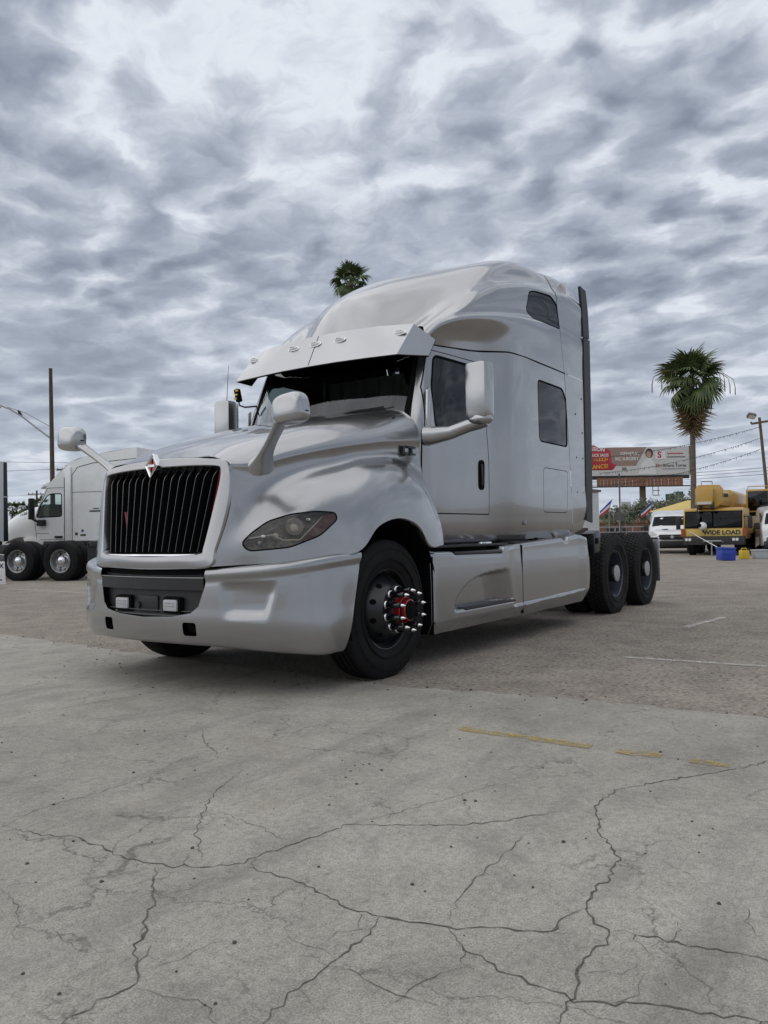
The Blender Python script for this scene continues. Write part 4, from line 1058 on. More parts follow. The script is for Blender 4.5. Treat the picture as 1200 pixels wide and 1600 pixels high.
for y in (-.5, .5):
    st = MB().box((1.62, y, 1.68), (.52, .50, .14), None, .05).build('seat', 'fabric_grey', truck)
    MB().box((1.88, y, 2.02), (.14, .48, .68), Matrix.Rotation(.16, 3, 'Y'), .06).build('backrest', 'fabric_grey', st)
    MB().box((1.95, y, 2.43), (.10, .28, .18), Matrix.Rotation(.16, 3, 'Y'), .04).build('headrest', 'fabric_grey', st)
    MB().box((1.62, y, 1.44), (.36, .34, .36), None, .03).build('seat_base', 'interior', st)
mb = MB(); c = Vector((1.32, -.5, 2.02)); ax = Vector((.75, 0, .66)).normalized(); a = VY; b = ax.cross(a)
ring = [c + a*math.cos(2*math.pi*k/28)*.23 + b*math.sin(2*math.pi*k/28)*.23 for k in range(29)]
mb.tube(ring, .016, 6, False); mb.tube([c - a*.23, c, c + a*.23], .02, 6); mb.cyl(c, c - ax*.25, .05, .04, 8); mb.build('steering_wheel', 'interior', truck)
# ---- sun visor with marker lamps
VL = [(.52,0,2.55),(.524,.3,2.549),(.536,.62,2.543),(.556,.925,2.535)]; VU = [(.685,0,2.86),(.70,.3,2.858),(.74,.62,2.855),(.835,.92,2.845)]
WL, WU = (.86,1.045,2.56), (1.0,1.03,2.725)
def visor(off, name, mat):
    n = Vector((-.88, 0, -.47)).normalized()*(-off)
    lo = [Vector(mir(p, -1)) for p in [WL] + VL[::-1]] + [Vector(p) for p in VL[1:] + [WL]]
    hi = [Vector(mir(p, -1)) for p in [WU] + VU[::-1]] + [Vector(p) for p in VU[1:] + [WU]]
    def rowm(t): return [a.lerp(b, t) for a, b in zip(lo, hi)]
    def inn(r, d): return [Vector((p.x + d*.88, p.y*(1 - d*.5), p.z - d*.35)) for p in r]
    R0 = [inn(rowm(t), off) for t in (0, .33, .66, 1)]; R1 = [inn(rowm(t), off + .010) for t in (1, .5, 0)]
    mb = MB(); mb.grid(R0 + R1, closeu=True); return mb.build(name, mat, truck, 25)
vis = visor(0, 'sun_visor', 'silver_trim'); visor(.016, 'visor_lining', 'gap')
MB().grid([[Vector((x + .03, y*.95, z - .035)), Vector((xr, y*.95, 2.745))] for x, y, z, xr in [(p_[0], sg_*p_[1], p_[2], .9 + .10*(p_[1]/.93)**2) for sg_, L_ in ((-1, VU[::-1]), (1, VU[1:])) for p_ in L_]]).build('visor_sky_block', 'gap', truck)  # unseen black panel added to keep sky out of the windshield reflection
vb = BVHTree.FromObject(vis, bpy.context.evaluated_depsgraph_get())
ribbon(vb, [(.4, 0, 2.56), (.4, 0, 2.85)], .007, 'gap', 'panel_gap', vis, out=.001, step=.05, dirn=VX)
for y in (-.842, -.267, 0, .267, .842):
    h = vb.ray_cast(Vector((0, y, 2.755 + (.012 if abs(y) < .5 else 0))), VX); p, n = h[0], h[1]
    if n.x > 0: n = -n
    r = VY; u = n.cross(r).normalized(); m = Matrix((r, u, n)).transposed().to_4x4(); m.translation = p
    mb = MB(); mb.use('chrome'); mb.lathe([(0, 1.08), (.006, 1.06), (.008, .92)], (0, 0, 0), (0, 0, 1), 24); mb.use('lamp_white'); mb.lathe([(.006, .92), (.018, .75), (.026, .4), (.028, 0)], (0, 0, 0), (0, 0, 1), 24)
    for v in mb.v: v.x *= .062; v.y *= .024
    mb.v = [m @ v for v in mb.v]; mb.use('gap'); mb.box(m @ Vector((.0, .0, .027)), (.006, .05, .003)); mb.build('marker_light', None, vis, 40)
# small black clip with yellow reflectors on the far windshield pillar
mb = MB(); mb.box((.80, 1.14, 2.46), (.05, .05, .13), Matrix.Rotation(-.25, 3, 'X'), .008); mb.tube([(.80, 1.14, 2.41), (.81, 1.13, 2.36), (.83, 1.08, 2.34), (.86, .95, 2.34)], .008, 6); cl = mb.build('reflector_clip', 'gap', truck)
for z in (2.425, 2.465, 2.505): MB().box((.772, 1.14 - (z-2.46)*.25 + .002, z), (.006, .034, .018), None).build('yellow_reflector', 'yellow_plastic', cl)
# ---- side skirts, steps, deck
def skirt(s, u0, u1, top, name, front_panel):
    n = int((u1 - u0)/.0125); kz = 64; Pn = []
    def lin(tab, u):
        for (a, b), (c, d) in zip(tab[:-1], tab[1:]):
            if u <= c: return b + (d - b)*(u - a)/(c - a) if u > a else b
        return tab[-1][1]
    zarc = [(.86,.47),(.90,.52),(.96,.575),(1.02,.605),(1.15,.64),(1.38,.67),(1.8,.70),(2.3,.725)]
    cre = [(.5,.345),(2.25,.352),(3.7,.38),(4.3,.40)]
    for i in range(n + 1):
        u = u0 + (u1 - u0)*i/n; zt = lin(top, u); row = []
        for k in range(kz + 1):
            z = .25 + (zt - .25)*k/kz
            cz = lin(cre, u)
            y = 1.248 - .05*max(0, (cz - z)/.11)**1.2*(1 if z < cz else 0) - .010*smooth01(.6, .95, z)
            y -= .014*(1 - smooth01(3.7, 3.95, u))*smooth01(cz - .001, cz + .012, z)*(1 if not front_panel else smooth01(1.9, 2.1, u))
            q = (zt - z)/.035
            if q < 1: y -= .035*(1 - math.sqrt(max(0, 1 - (1-q)**2)))
            if front_panel:
                za = .47 + .255*(1 - math.exp(-max(0, u - .86)*4.0))
                d = .115*smooth01(0, .045, za - z)*smooth01(.418, .426, z)*(1 - smooth01(1.60, 2.02, u + (z - .5)*.35))*smooth01(.87, .97, u + max(0, z-.47)*.05)
                y -= d
                y += .012*smooth01(.86, .90, u)*(1 - smooth01(1.98, 2.02, u))*smooth01(.30, .36, z)*(1 - smooth01(.40, .425, z))
                y -= .03*(1 - smooth01(.0, .05, u - u0))**2
            else:
                y -= .10*smooth01(3.95, 4.25, u)**2
            xs = u
            if not front_panel: xs = u - max(0, (u - 3.9)/.36)*(.24*max(0, (.55 - z)/.3)**1.5*.9 + .09*max(0, (z - .72)/.2))
            row.append(Vector((xs, s*y, z)))
        r2 = [Vector((row[-1].x, row[-1].y - s*.03, row[-1].z + .003)), Vector((row[-1].x, row[-1].y - s*.15, row[-1].z + .008))]
        row = [Vector((row[0].x, row[0].y - s*.06, row[0].z + .005))] + row + r2
        Pn.append(row)
    mb = MB(); mb.grid(Pn, flip=s > 0); return mb.build(name, 'silver', truck, 50)
for s in (-1, 1):
    f = skirt(s, .55, 2.225, [(.55,.91),(.88,.905),(.92,.885),(1.80,.872),(1.84,.925),(2.0,.935),(2.225,.945)], 'front_skirt', True)
    r = skirt(s, 2.238, 4.27, [(2.238,.945),(3.3,.985),(3.34,.955),(3.45,.96),(3.48,.995),(3.75,1.02),(4.05,.985),(4.27,.86)], 'rear_skirt', False)
    MB().box((.558, s*1.12, .56), (.012, .22, .62)).build('skirt_flange', 'gap', f)
    MB().box((2.231, s*1.19, .60), (.006, .09, .66)).build('panel_gap', 'gap', f)
    # lower step: ribbed tread in the recess
    st = MB().prism([(.93,s*1.10),(1.985,s*1.16),(2.005,s*1.262),(1.04,s*1.262),(.985,s*1.24)], 'z', .404, .424, .003).build('step', 'black_plastic', f)
    for i in range(16):
        x = 1.06 + i*.058; MB().box((x, s*1.195, .4265), (.016, .10, .006)).build('tread_rib', 'lamp_dark', st)
    # upper step pad and deck
    dk = MB().prism([(.90,s*1.215),(1.815,s*1.225),(1.815,s*1.0),(.90,s*1.0)], 'z', .872, .898, .004).build('upper_step', 'black_plastic', f)
    MB().box((1.36, s*1.222, .884), (.90, .022, .030), None, .005).build('step_edge', 'badge_black', dk)
    MB().box((1.36, s*1.06, .945), (1.35, .24, .02), None, .004).build('deck_plate', 'black_plastic', dk)
    mb = MB(); mb.lathe([(0, 1), (.012, .94), (.012, .82), (-.01, .75)], (0, 0, 0), (0, 0, 1), 24)
    for v in mb.v: v.x, v.y, v.z = 1.66 + v.x*.11, s*1.13 + v.y*.045, .957 + v.z
    mb.build('filler_ring', 'chrome', dk)
    MB().box((1.37, s*1.13, .958), (.012, .16, .008)).build('deck_seam', 'lamp_dark', dk)
    MB().box((2.95, s*1.06, .955), (1.6, .24, .02), None, .004).build('deck_plate', 'dark_steel', r)
    MB().tube([(.8, s*1.03, .975), (1.9, s*1.03, .975), (2.1, s*1.05, 1.0)], .022, 8).build('deck_rail', 'badge_black', r)
    MB().box((2.85, s*1.08, 1.0), (.10, .06, .09), None, .01).build('vent', 'gap', r)
    MB().box((3.1, s*1.10, 1.045), (.08, .05, .04), None, .012).build('vent_cover', 'rust_steel', r)
    MB().cyl((2.0, s*.82, .60), (4.2, s*.82, .60), .29, n=20).build('fuel_tank', 'dark_steel', truck)
    # chassis
    mb = MB(); mb.box((3.2, s*.43, .86), (7.8, .02, .25)); mb.box((3.2, s*.40, .985), (7.8, .08, .012)); mb.box((3.2, s*.40, .735), (7.8, .08, .012)); mb.build('frame_rail', 'dark_steel', truck)
    # mudguard bracket ahead of the drive tyres, mud flap behind
    MB().prism([(4.42,.78),(4.62,.80),(4.66,1.02),(4.58,1.06),(4.40,1.02)], 'y', s*1.02, s*1.17, .01).build('bracket', 'badge_black', truck)
    MB().box((4.50, s*1.172, .93), (.10, .012, .07), None, .003).build('bracket_recess', 'gap', truck)
    mb = MB(); mb.prism([(7.03,.30),(7.042,.30),(7.05,.90),(7.03,.90)], 'y', s*.74, s*1.215, .004); fl_ = mb.build('mud_flap', 'silver_trim', truck)
    MB().box((7.05, s*.98, .925), (.05, .46, .04), None, .01).build('hanger', 'chrome', fl_)
    MB().cyl((5.80, s*1.02, .36), (5.72, s*.98, .78), .038, n=12).build('shock_absorber', 'yellow_plastic', truck)
    MB().cyl((5.79, s*1.012, .60), (5.74, s*.985, .74), .045, n=12).build('shock_cover', 'hub_grey', truck)
    # mid-chassis suspension mass
    MB().box((5.83, s*.5, .55), (1.2, .12, .22), None, .03).build('suspension_beam', 'dark_steel', truck)
# deck behind the sleeper: catwalk, hoses, fifth wheel
MB().box((4.35, 0, 1.085), (.7, .95, .03), None, .005).build('catwalk', 'alu', truck)
mb = MB()
for k in range(3): mb.tube([(4.25, -.15+.15*k, 2.1), (4.5, -.35+.2*k, 1.5), (4.75, -.2+.15*k, 1.2), (5.1, -.1+.1*k, 1.12)], .02, 6)
mb.build('air_hoses', 'badge_black', truck)
mb = MB(); mb.prism([(5.25,-.42),(5.95,-.46),(6.35,-.30),(6.35,-.14),(5.95,-.05),(5.95,.05),(6.35,.14),(6.35,.30),(5.95,.46),(5.25,.42)], 'z', 1.10, 1.15, 0); mb.build('fifth_wheel', 'rust_steel', truck, 20)
MB().box((5.75, 0, 1.045), (.9, .9, .10), None, .01).build('fifth_wheel_mount', 'rust_steel', truck)
MB().tube([(4.45, -.55, 1.10), (4.7, -.7, 1.12), (5.0, -.5, 1.10)], .03, 8).build('exhaust_bend', 'rust_steel', truck)
MB().box((7.11, 0, .86), (.03, 1.0, .14), None, .005).build('rear_crossmember', 'dark_steel', truck)
# ---------------------------------------------------------------- background: left side
TO = Vector((6.88, 13.58, 0)); TRZ = math.atan2(.945, -.327)
LV = Vector((-.945, -.327, 0)); FV = Vector((-.327, .945, 0))
# tractor whose sleeper is cut by the left edge: tandems with polished wheels, bare frame
ta = thing('semi_truck', 'tractor with polished wheels and bare frame, its grey sleeper cut by the left edge', 'truck', TO, TRZ)
for sx in (0, 1.31):
    add_wheel(ta, sx, -.14, 1, TY_S, RIM_C, HUB_C, name='drive_wheel')
    add_wheel(ta, sx, -.48, -1, TY_S, RIM_C, None, name='drive_wheel')
    add_wheel(ta, sx, -2.16, -1, TY_S, RIM_C, HUB_C, name='drive_wheel')
    add_wheel(ta, sx, -1.82, 1, TY_S, RIM_C, None, name='drive_wheel')
    MB().cyl((sx, -.1, .505), (sx, -2.2, .505), .09).build('drive_axle', 'dark_steel', ta)
for y in (-.75, -1.55):
    mb = MB(); mb.box((1.9, y, .80), (5.6, .03, .22)); mb.box((1.9, y - .03, .905), (5.6, .09, .012)); mb.build('frame_rail', 'dark_steel', ta)
MB().box((.65, -1.15, .96), (.8, .9, .10), None, .02).build('fifth_wheel', 'dark_steel', ta)
for y in (-.32, -1.98): MB().box((-.82, y, .62), (.02, .60, .66), None, .005).build('mud_flap', 'black_plastic', ta)
MB().box((-.85, -1.15, .92), (.10, 2.2, .12), None, .01).build('rear_crossmember', 'dark_steel', ta)
MB().cyl((-.90, -.75, .86), (-.92, -.75, .86), .05, n=12).build('tail_light', 'taillight', ta)
sa = MB().prism([(4.9,.9),(6.7,.9),(6.7,1.9),(6.3,2.7),(4.9,2.75)], 'y', -2.25, -.05, .05).build('day_cab', 'white_paint', ta)
MB().prism([(5.3,1.7),(6.2,1.7),(6.0,2.4),(5.3,2.4)], 'y', -.06, -.03).build('window', 'tinted_glass', sa)
MB().box((3.2, -1.15, .80), (4.5, .9, .25), None, .02).build('chassis', 'dark_steel', ta)
# box trailer whose rear end shows at the left edge
bt = thing('box_trailer', 'grey box trailer with a black rear edge, cut off by the left edge', 'trailer', (7.88, 17.66, 0), R(156))
bd_ = MB().prism([(.12,1.02),(9,1.02),(9,3.42),(.12,3.36)], 'y', -2.3, -.0, .02).build('body', 'siding', bt)
MB().prism([(.0,1.02),(.115,1.02),(.115,3.34),(.03,3.33)], 'y', -2.3, .012, .008).build('rear_frame', 'badge_black', bd_)
MB().box((.06, .014, 2.32), (.12, .012, .03)).build('hinge_strap', 'alu', bd_)
MB().box((4.5, -1.15, .92), (8.8, 1.0, .2), None, .02).build('underframe', 'dark_steel', bt)
for sx in (2.2, 3.5):
    for sy, sd in ((-.16, 1), (-2.14, -1)): add_wheel(bt, sx, sy, sd, TY_S, RIM_C, HUB_C, name='wheel')
# white sleeper tractor behind it
tb = thing('semi_truck', 'white sleeper tractor with blue-green door window and black mirror at the left', 'truck', TO - LV*5, TRZ)
OUTB = [(1.0,1.0),(4.80,1.0),(4.90,1.70),(4.74,2.08),(4.36,2.82),(4.06,3.10),(3.5,3.56),(2.9,3.74),(1.0,3.95)]
WINB = round_poly([(3.83,1.82),(4.76,1.80),(4.60,2.18),(4.36,2.47),(4.24,2.53),(3.83,2.53)], .06, 3)
def wallB(y, flip):
    g = bm_of([[Vector((.9 + 4.1*i/20, y, .9 + 3.2*k/16)) for k in range(17)] for i in range(21)], flip)
    w = take(g, cut(g, OUTB, VX, VZ)); g.free()
    for f in cut(w, inset_poly(WINB, -.035), VX, VZ): f.material_index = 1
    wn = take(w, cut(w, WINB, VX, VZ)); return w, wn
for y, fl in ((0, True), (-2.3, False)):
    w, wn = wallB(y, fl); o = bm_build(w, 'cab_side', ['white_paint', 'gap'], tb, 30); bm_build(wn, 'window_glass', 'windshield_glass', o)
mb = MB()
skin = OUTB[3:5]; mb.use('white_paint')
mb.grid([[(x, y, z) for y in (0, -.03, -1.15, -2.27, -2.3)] for x, z in [(4.36,2.82),(4.21,2.98),(4.06,3.10),(3.8,3.33),(3.5,3.56),(3.2,3.67),(2.9,3.74),(2.0,3.85),(1.0,3.95),(1.0,1.0)]])
mb.build('roof_skin', None, tb)
MB().grid([[(x, y, z) for y in (-.06, -1.15, -2.24)] for x, z in ((4.90,1.70),(4.74,2.08),(4.36,2.82))]).build('windshield', 'windshield_glass', tb)
MB().prism([(4.30,2.86),(4.62,2.80),(4.70,2.74),(4.62,2.86),(4.34,2.96)], 'y', -2.2, -.1, 0).build('sun_visor', 'white_paint', tb)
HB = [[(4.88,1.02),(5.05,1.02),(5.15,.98)], ]
rowsB = []
for x, zt, hw, zb in ((4.86,2.26,1.08,1.0),(5.2,2.17,1.09,1.12),(5.55,2.05,1.10,1.14),(5.95,1.87,1.08,1.02),(6.3,1.66,1.0,.85),(6.5,1.4,.9,.6),(6.55,.95,.85,.45)):
    rowsB.append([(x, -1.15 + hw*q, zb + (zt - zb)*h) for q, h in ((1.0,0),(1.03,.35),(.98,.68),(.84,.90),(.5,.98),(0,1.0),(-.5,.98),(-.84,.90),(-.98,.68),(-1.03,.35),(-1,0))])
mb = MB(); mb.grid(net(rowsB, 5, 4), flip=True); hbo = mb.build('hood', 'white_paint', tb, 50)
MB().prism(round_poly([(5.18,1.62),(5.22,1.78),(5.55,1.70),(5.62,1.60),(5.40,1.54)], .05), 'y', -.10, -.065).build('hood_vent', 'gap', hbo)
MB().prism(round_poly([(5.66,1.60),(5.70,1.66),(5.86,1.62),(5.84,1.56)], .03), 'y', -.10, -.070).build('name_badge', 'letter_dark', hbo)
text_mesh('fleet_number', '1125', .15, 'letter_dark', frame_mtx((5.40, -.125, 1.91), (-1, 0, .25), (0, -.30, 1)), hbo, bold=.004)
for x in (3.70, 3.55):
    MB().box((x, .006, 2.05), (.018, .012, 2.05)).build('panel_gap', 'gap', tb)
MB().prism([(3.46,1.0),(3.66,1.0),(3.66,3.3),(3.5,3.45),(3.42,3.40)], 'y', 0, .05, .02).build('corner_fairing', 'white_paint', tb)
MB().prism([(3.40,1.02),(3.415,1.02),(3.415,3.15),(3.2,3.40),(2.6,3.52),(1.0,3.60),(1.0,3.585),(2.6,3.50),(3.19,3.385),(3.40,3.145)], 'y', 0, .006).build('panel_gap', 'gap', tb)
MB().box((2.2, .004, 2.58), (2.4, .008, .012)).build('panel_gap', 'lamp_dark', tb)
MB().prism([(3.72,1.04),(4.78,1.04),(4.86,1.68),(4.72,2.05),(4.36,2.75),(3.72,2.75),(3.72,2.735),(4.35,2.735),(4.705,2.045),(4.845,1.68),(4.77,1.055),(3.72,1.055)], 'y', 0, .005).build('door_gap', 'lamp_dark', tb)
MB().box((3.92, .02, 1.13), (.30, .03, .07), None, .01).build('door_handle', 'black_plastic', tb)
for x0, x1, z, w_, m_ in ((2.3, 2.75, 1.95, .05, 'lamp_dark'), (2.4, 2.62, 2.03, .03, 'lamp_dark'), (2.9, 3.1, 1.18, .06, 'lamp_dark'), (3.2, 3.3, 1.22, .09, 'letter_dark'), (2.98, 3.06, 1.32, .08, 'flag_blue')):
    MB().box(((x0+x1)/2, .003, z), (x1-x0, .006, w_)).build('sticker', m_, tb)
MB().box((4.55, .003, 1.25), (.5, .006, .015)).build('trim_strip', 'lamp_dark', tb)
mm = MB().box((4.80, .22, 2.06), (.10, .22, .70), None, .03).build('door_mirror', 'black_plastic', tb); MB().tube([(4.6, 0, 1.62), (4.72, .15, 1.68), (4.80, .2, 1.75)], .04, 8).build('mirror_arm', 'black_plastic', mm)
MB().box((4.55, .06, 1.60), (.32, .10, .20), None, .03).build('mirror_bracket', 'black_plastic', mm)
mb = MB(); mb.tube([(4.25, -.5, 1.98), (4.25, -.72, 2.1), (4.28, -.9, 1.98)], .02, 6); mb.build('steering_wheel', 'interior', tb)
MB().box((4.5, -1.15, 1.72), (.5, 2.1, .22), None, .04).build('dashboard', 'interior', tb)
MB().prism([(4.55,.86),(5.2,.88),(5.3,1.12),(4.95,1.14),(4.5,1.0)], 'y', -.3, .03, .02).build('step_fairing', 'white_paint', tb)
MB().box((3.0, -.25, .88), (3.2, .45, .22), None, .03).build('side_tank', 'alu', tb)
MB().box((2.8, -1.15, .80), (6.5, .9, .3), None, .03).build('chassis', 'dark_steel', tb)
for sy, sd in ((-.16, 1), (-2.14, -1)): add_wheel(tb, 5.62, sy, sd, TY_S, RIM_C, HUB_C, name='steer_wheel')
for sx in (.2, -1.12):
    for sy, sd in ((-.16, 1), (-2.14, -1)): add_wheel(tb, sx, sy, sd, TY_S, RIM_C, HUB_C, name='drive_wheel')
# small advertising board leaning by the tractor wheel
sg = thing('sign_board', 'small white board with dark lettering standing before the polished wheels at left', 'sign', (5.45, 13.72, 0), R(-55))
MB().prism([(-1.05,.0),(.10,.0),(.07,.55),(-1.05,.55)], 'y', -.012, .012, .003).build('panel', 'sign_white', sg)
MB().prism([(-1.05,.56),(.07,.56),(.06,.70),(-1.05,.80)], 'y', -.010, .010, .003).build('header', 'lamp_dark', sg)
MB().prism([(-1.05,.80),(.06,.70),(.06,.715),(-1.05,.815)], 'y', -.012, .012).build('top_edge', 'sign_white', sg)
text_mesh('lettering', 'MATEX', .15, 'letter_dark', frame_mtx((-.19, -.016, .44), (1, 0, 0), (0, 0, 1)), sg, bold=.004)
MB().cyl((-.53, -.013, .44), (-.53, -.018, .44), .085, n=20).build('logo_disc', 'letter_red', sg)
for z, w_, x in ((.27, .07, -.25), (.19, .025, -.22), (.11, .05, -.18)):
    for k in range(5): MB().box((x - .2 + k*.09, -.014, z), (.07, .004, w_*.6)).build('text_stroke', 'letter_dark', sg)
# utility pole with a street-lamp arm, birds on it
up_ = thing('utility_pole', 'tall bare wooden utility pole with a long lamp arm, left of the truck', 'pole', (30.05, 50.3, 0))
MB().tube([(.2, .15, 0), (0, 0, 9), (-.12, -.07, 14.1)], [.19, .16, .13], 10).build('shaft', 'wood_pole', up_)
arm = [Vector((.03, -.03, 8.66)), Vector((-.7, .95, 9.6)), Vector((-1.3, 1.8, 10.45)), Vector((-1.9, 2.55, 11.05)), Vector((-2.35, 3.15, 11.35)), Vector((-3.4, 4.7, 11.5))]
MB().tube(arm, .065, 8).build('lamp_arm', 'galv', up_)
MB().tube([(0, 0, 9.6), (-1.2, 1.6, 10.75), (-2.0, 2.7, 11.2)], .03, 6).build('arm_brace', 'galv', up_)
for k, (t, h) in enumerate(((.0, .0), (.35, 0), (.62, 0))):
    b = arm[3].lerp(arm[5], t*.9 + .02) if k else arm[2].lerp(arm[3], .2)
    p = Vector((30.05, 50.3, 0)) + b + VZ*.16
    bd = thing('bird', ['dark bird perched lowest on the lamp arm', 'dark bird perched at the bend of the lamp arm', 'dark bird perched near the tip of the lamp arm'][k], 'bird', p)
    mb = MB(); bmx = bmesh.new(); bmesh.ops.create_uvsphere(bmx, u_segments=10, v_segments=8, radius=1); mb.bm(bmx, Matrix.Translation((0, 0, .02)) @ Matrix.Rotation(.7, 4, 'Y') @ Matrix.Diagonal((.17, .09, .09, 1))); mb.bm(bmx, Matrix.Translation((-.12, 0, .16)) @ Matrix.Scale(.06, 4)); bmx.free()
    mb.cyl((-.17, 0, .16), (-.23, 0, .15), .018, .004, 6); mb.cyl((.08, 0, -.06), (.24, 0, -.20), .05, .03, 6); mb.cyl((0, .03, -.05), (0, .03, -.14), .01, n=5); mb.build('body', 'bird', bd)
def cross_pole(loc, h, label, rz):
    p = thing('utility_pole', label, 'pole', loc, rz)
    MB().tube([(0, 0, 0), (0, 0, h)], [.18, .13], 8).build('shaft', 'wood_pole', p)
    for z, w in ((h - .5, 1.3), (h - 1.3, 1.0)): 
        a_ = MB().box((0, 0, z), (.12, w*2, .14)).build('crossarm', 'wood_pole', p)
        for y in (-w*.9, -w*.45, w*.45, w*.9): MB().cyl((0, y, z + .07), (0, y, z + .28), .05, .03, 6).build('insulator', 'pole_grey', a_)
    MB().cyl((.22, .25, h - 2.4), (.22, .25, h - 1.5), .22, n=10).build('transformer', 'galv', p)
cross_pole((48.5, 76.4, 0), 9.5, 'distant utility pole with crossarms above the white tractor roof', R(20))
cross_pole((58.0, 97.9, 0), 7.9, 'short distant utility pole with crossarms left of the white tractor cab', R(30))
def wire(name, a, b, sag, r, label, k=14):
    a, b = Vector(a), Vector(b); mb = MB(); mb.tube([a.lerp(b, i/k) - VZ*(4*sag*(i/k)*(1-i/k)) for i in range(k+1)], r, 5); o = mb.build(name, 'wire'); return tag(o, label, 'wire', 'overhead wires')
wire('power_line', (0, 107, 10.0), (100, 40, 10.5), .6, .022, 'highest thin power line across the sky on the left')
wire('power_line', (20, 130, 10.2), (48.5, 76.4, 9.1), .5, .022, 'upper of the thin wires meeting the pole above the white tractor')
wire('power_line', (20, 130, 8.4), (58, 97.9, 7.2), .5, .02, 'lower thin wire running off behind the left tractors')
wire('power_line', (48.5, 76.4, 9.1), (90, 30, 9.2), .6, .02, 'thin wire leaving the pole above the white tractor rightwards')

# ---------------------------------------------------------------- palms
def frond_mesh(seed, droop, col, nl=22, R_=1.15, split=.5):
    """one fan leaf: stalk along +X, a folded fan of pointed blades"""
    rg = random.Random(seed); mb = MB(); mb.use(col)
    L = 1.05; path = [Vector((L*t, 0, .16*math.sin(t*1.6) - droop*.35*t*t)) for t in (0, .3, .6, 1)]
    mb.tube(path, [.035, .026, .02, .016], 5)
    c = path[-1]
    for k in range(nl):
        a = R(-118 + 236*k/(nl - 1)) + rg.gauss(0, .03); ln = R_*(.72 + .28*math.cos(a*.62))*rg.uniform(.86, 1.08); w = .075
        d = Vector((math.cos(a), math.sin(a), 0)); sd = Vector((-d.y, d.x, 0)); rows_ = []
        fold = .05*(1 if k % 2 else -1)
        for t, ww in ((0, .25), (.35, 1.0), (.6, .9), (.82, .55), (1.0, .05)):
            z = -droop*ln*(.18*t + .75*max(0, t - split)**1.6*1.7) + fold*t*(1-t)
            p = c + d*ln*t*(1 - .12*droop*t) + VZ*z
            rows_.append([p - sd*w*ww, p + VZ*.02*ww, p + sd*w*ww])
        mb.grid(rows_)
    return mb.mesh('frond', None, 0)
FR = [frond_mesh(1, .55, 'palm_green'), frond_mesh(2, .9, 'palm_green'), frond_mesh(3, 1.25, 'palm_green')]
FD = [frond_mesh(11, 1.8, 'dead_frond', 13, 1.2, .2), frond_mesh(12, 2.0, 'dead_frond', 11, 1.3, .1)]
def palm(label, loc, h, scale, nf, seed, dead, group, lean=(0, 0), trunk=.20):
    rg = random.Random(seed); p = thing('palm_tree', label, 'palm tree', loc, 0, group)
    top = Vector((lean[0], lean[1], h))
    MB().tube([(0, 0, 0), (lean[0]*.2, lean[1]*.2, h*.35), (lean[0]*.6, lean[1]*.6, h*.7), top], [trunk*1.5, trunk*1.05, trunk*.95, trunk], 12).build('trunk', 'bark', p)
    for k in range(nf):
        u = (k + .5)/nf; el = R(82 - 128*u**.9) + rg.gauss(0, .10); az = k*2.39996 + rg.gauss(0, .2)
        f = link('frond', FR[0 if u < .4 else (1 if u < .75 else 2)], p); f.location = top + VZ*(.10*scale*(1-u)); sc = scale*rg.uniform(.85, 1.12)
        f.rotation_euler = (rg.gauss(0, .25), -el, az); f.scale = (sc, sc, sc)
    for k in range(dead):
        u = k/max(1, dead); az = k*2.39996 + rg.gauss(0, .3); f = link('dead_frond', FD[k % 2], p)
        f.location = top - VZ*(.15 + 2.3*u)*scale*.9; sc = scale*rg.uniform(.9, 1.25)*(1 - .30*u)
        f.rotation_euler = (rg.gauss(0, .3), R(74) + rg.uniform(.0, .25), az); f.scale = (sc*.95, sc*.36, sc*.36)
    return p, top
pt, top = palm('tall fan palm with a skirt of dead fronds, behind the yellow crane', (45.35, 7.2, 0), 10.1, 1.0, 42, 5, 60, None, (-.1, -.1), .16)
for k, (az, l) in enumerate(((2.4, 2.6), (-.75, 2.9), (-.9, 2.3))):
    d = Vector((math.cos(az), math.sin(az), 0)); mb = MB(); P_ = [top + d*l*t + VZ*(.75*math.sin(t*2.6) - .25*t) for t in (0, .25, .5, .75, 1.0)]
    mb.tube(P_, .022, 5)
    for t in range(1, 5):
        for q in (-1, 0, 1): mb.tube([P_[t], P_[t] + d*.1 + Vector((q*.08, 0, -.45)), P_[t] + d*.1 + Vector((q*.12, 0, -.95 - .2*(t % 2)))], .012, 4)
    mb.build('flower_stalk', 'dead_frond', pt)
palm('palm crown peeking over the roof of the silver truck', (50.8, 37.1, 0), 23.6, .92, 30, 9, 14, None)
for k, (x, y, h, lb) in enumerate(((67.2, 119.9, 6.2, 'leftmost of the small palms on the left horizon'), (68.1, 118.7, 6.3, 'second small palm from the left on the horizon'), (69.0, 117.4, 6.0, 'third small palm from the left on the horizon'), (58.2, 97.3, 6.0, 'small palm in front of the distant pole beside the white cab'))):
    palm(lb, (x, y, 0), h, .62, 16, 20 + k, 6, 'small palms on the left horizon', trunk=.13)
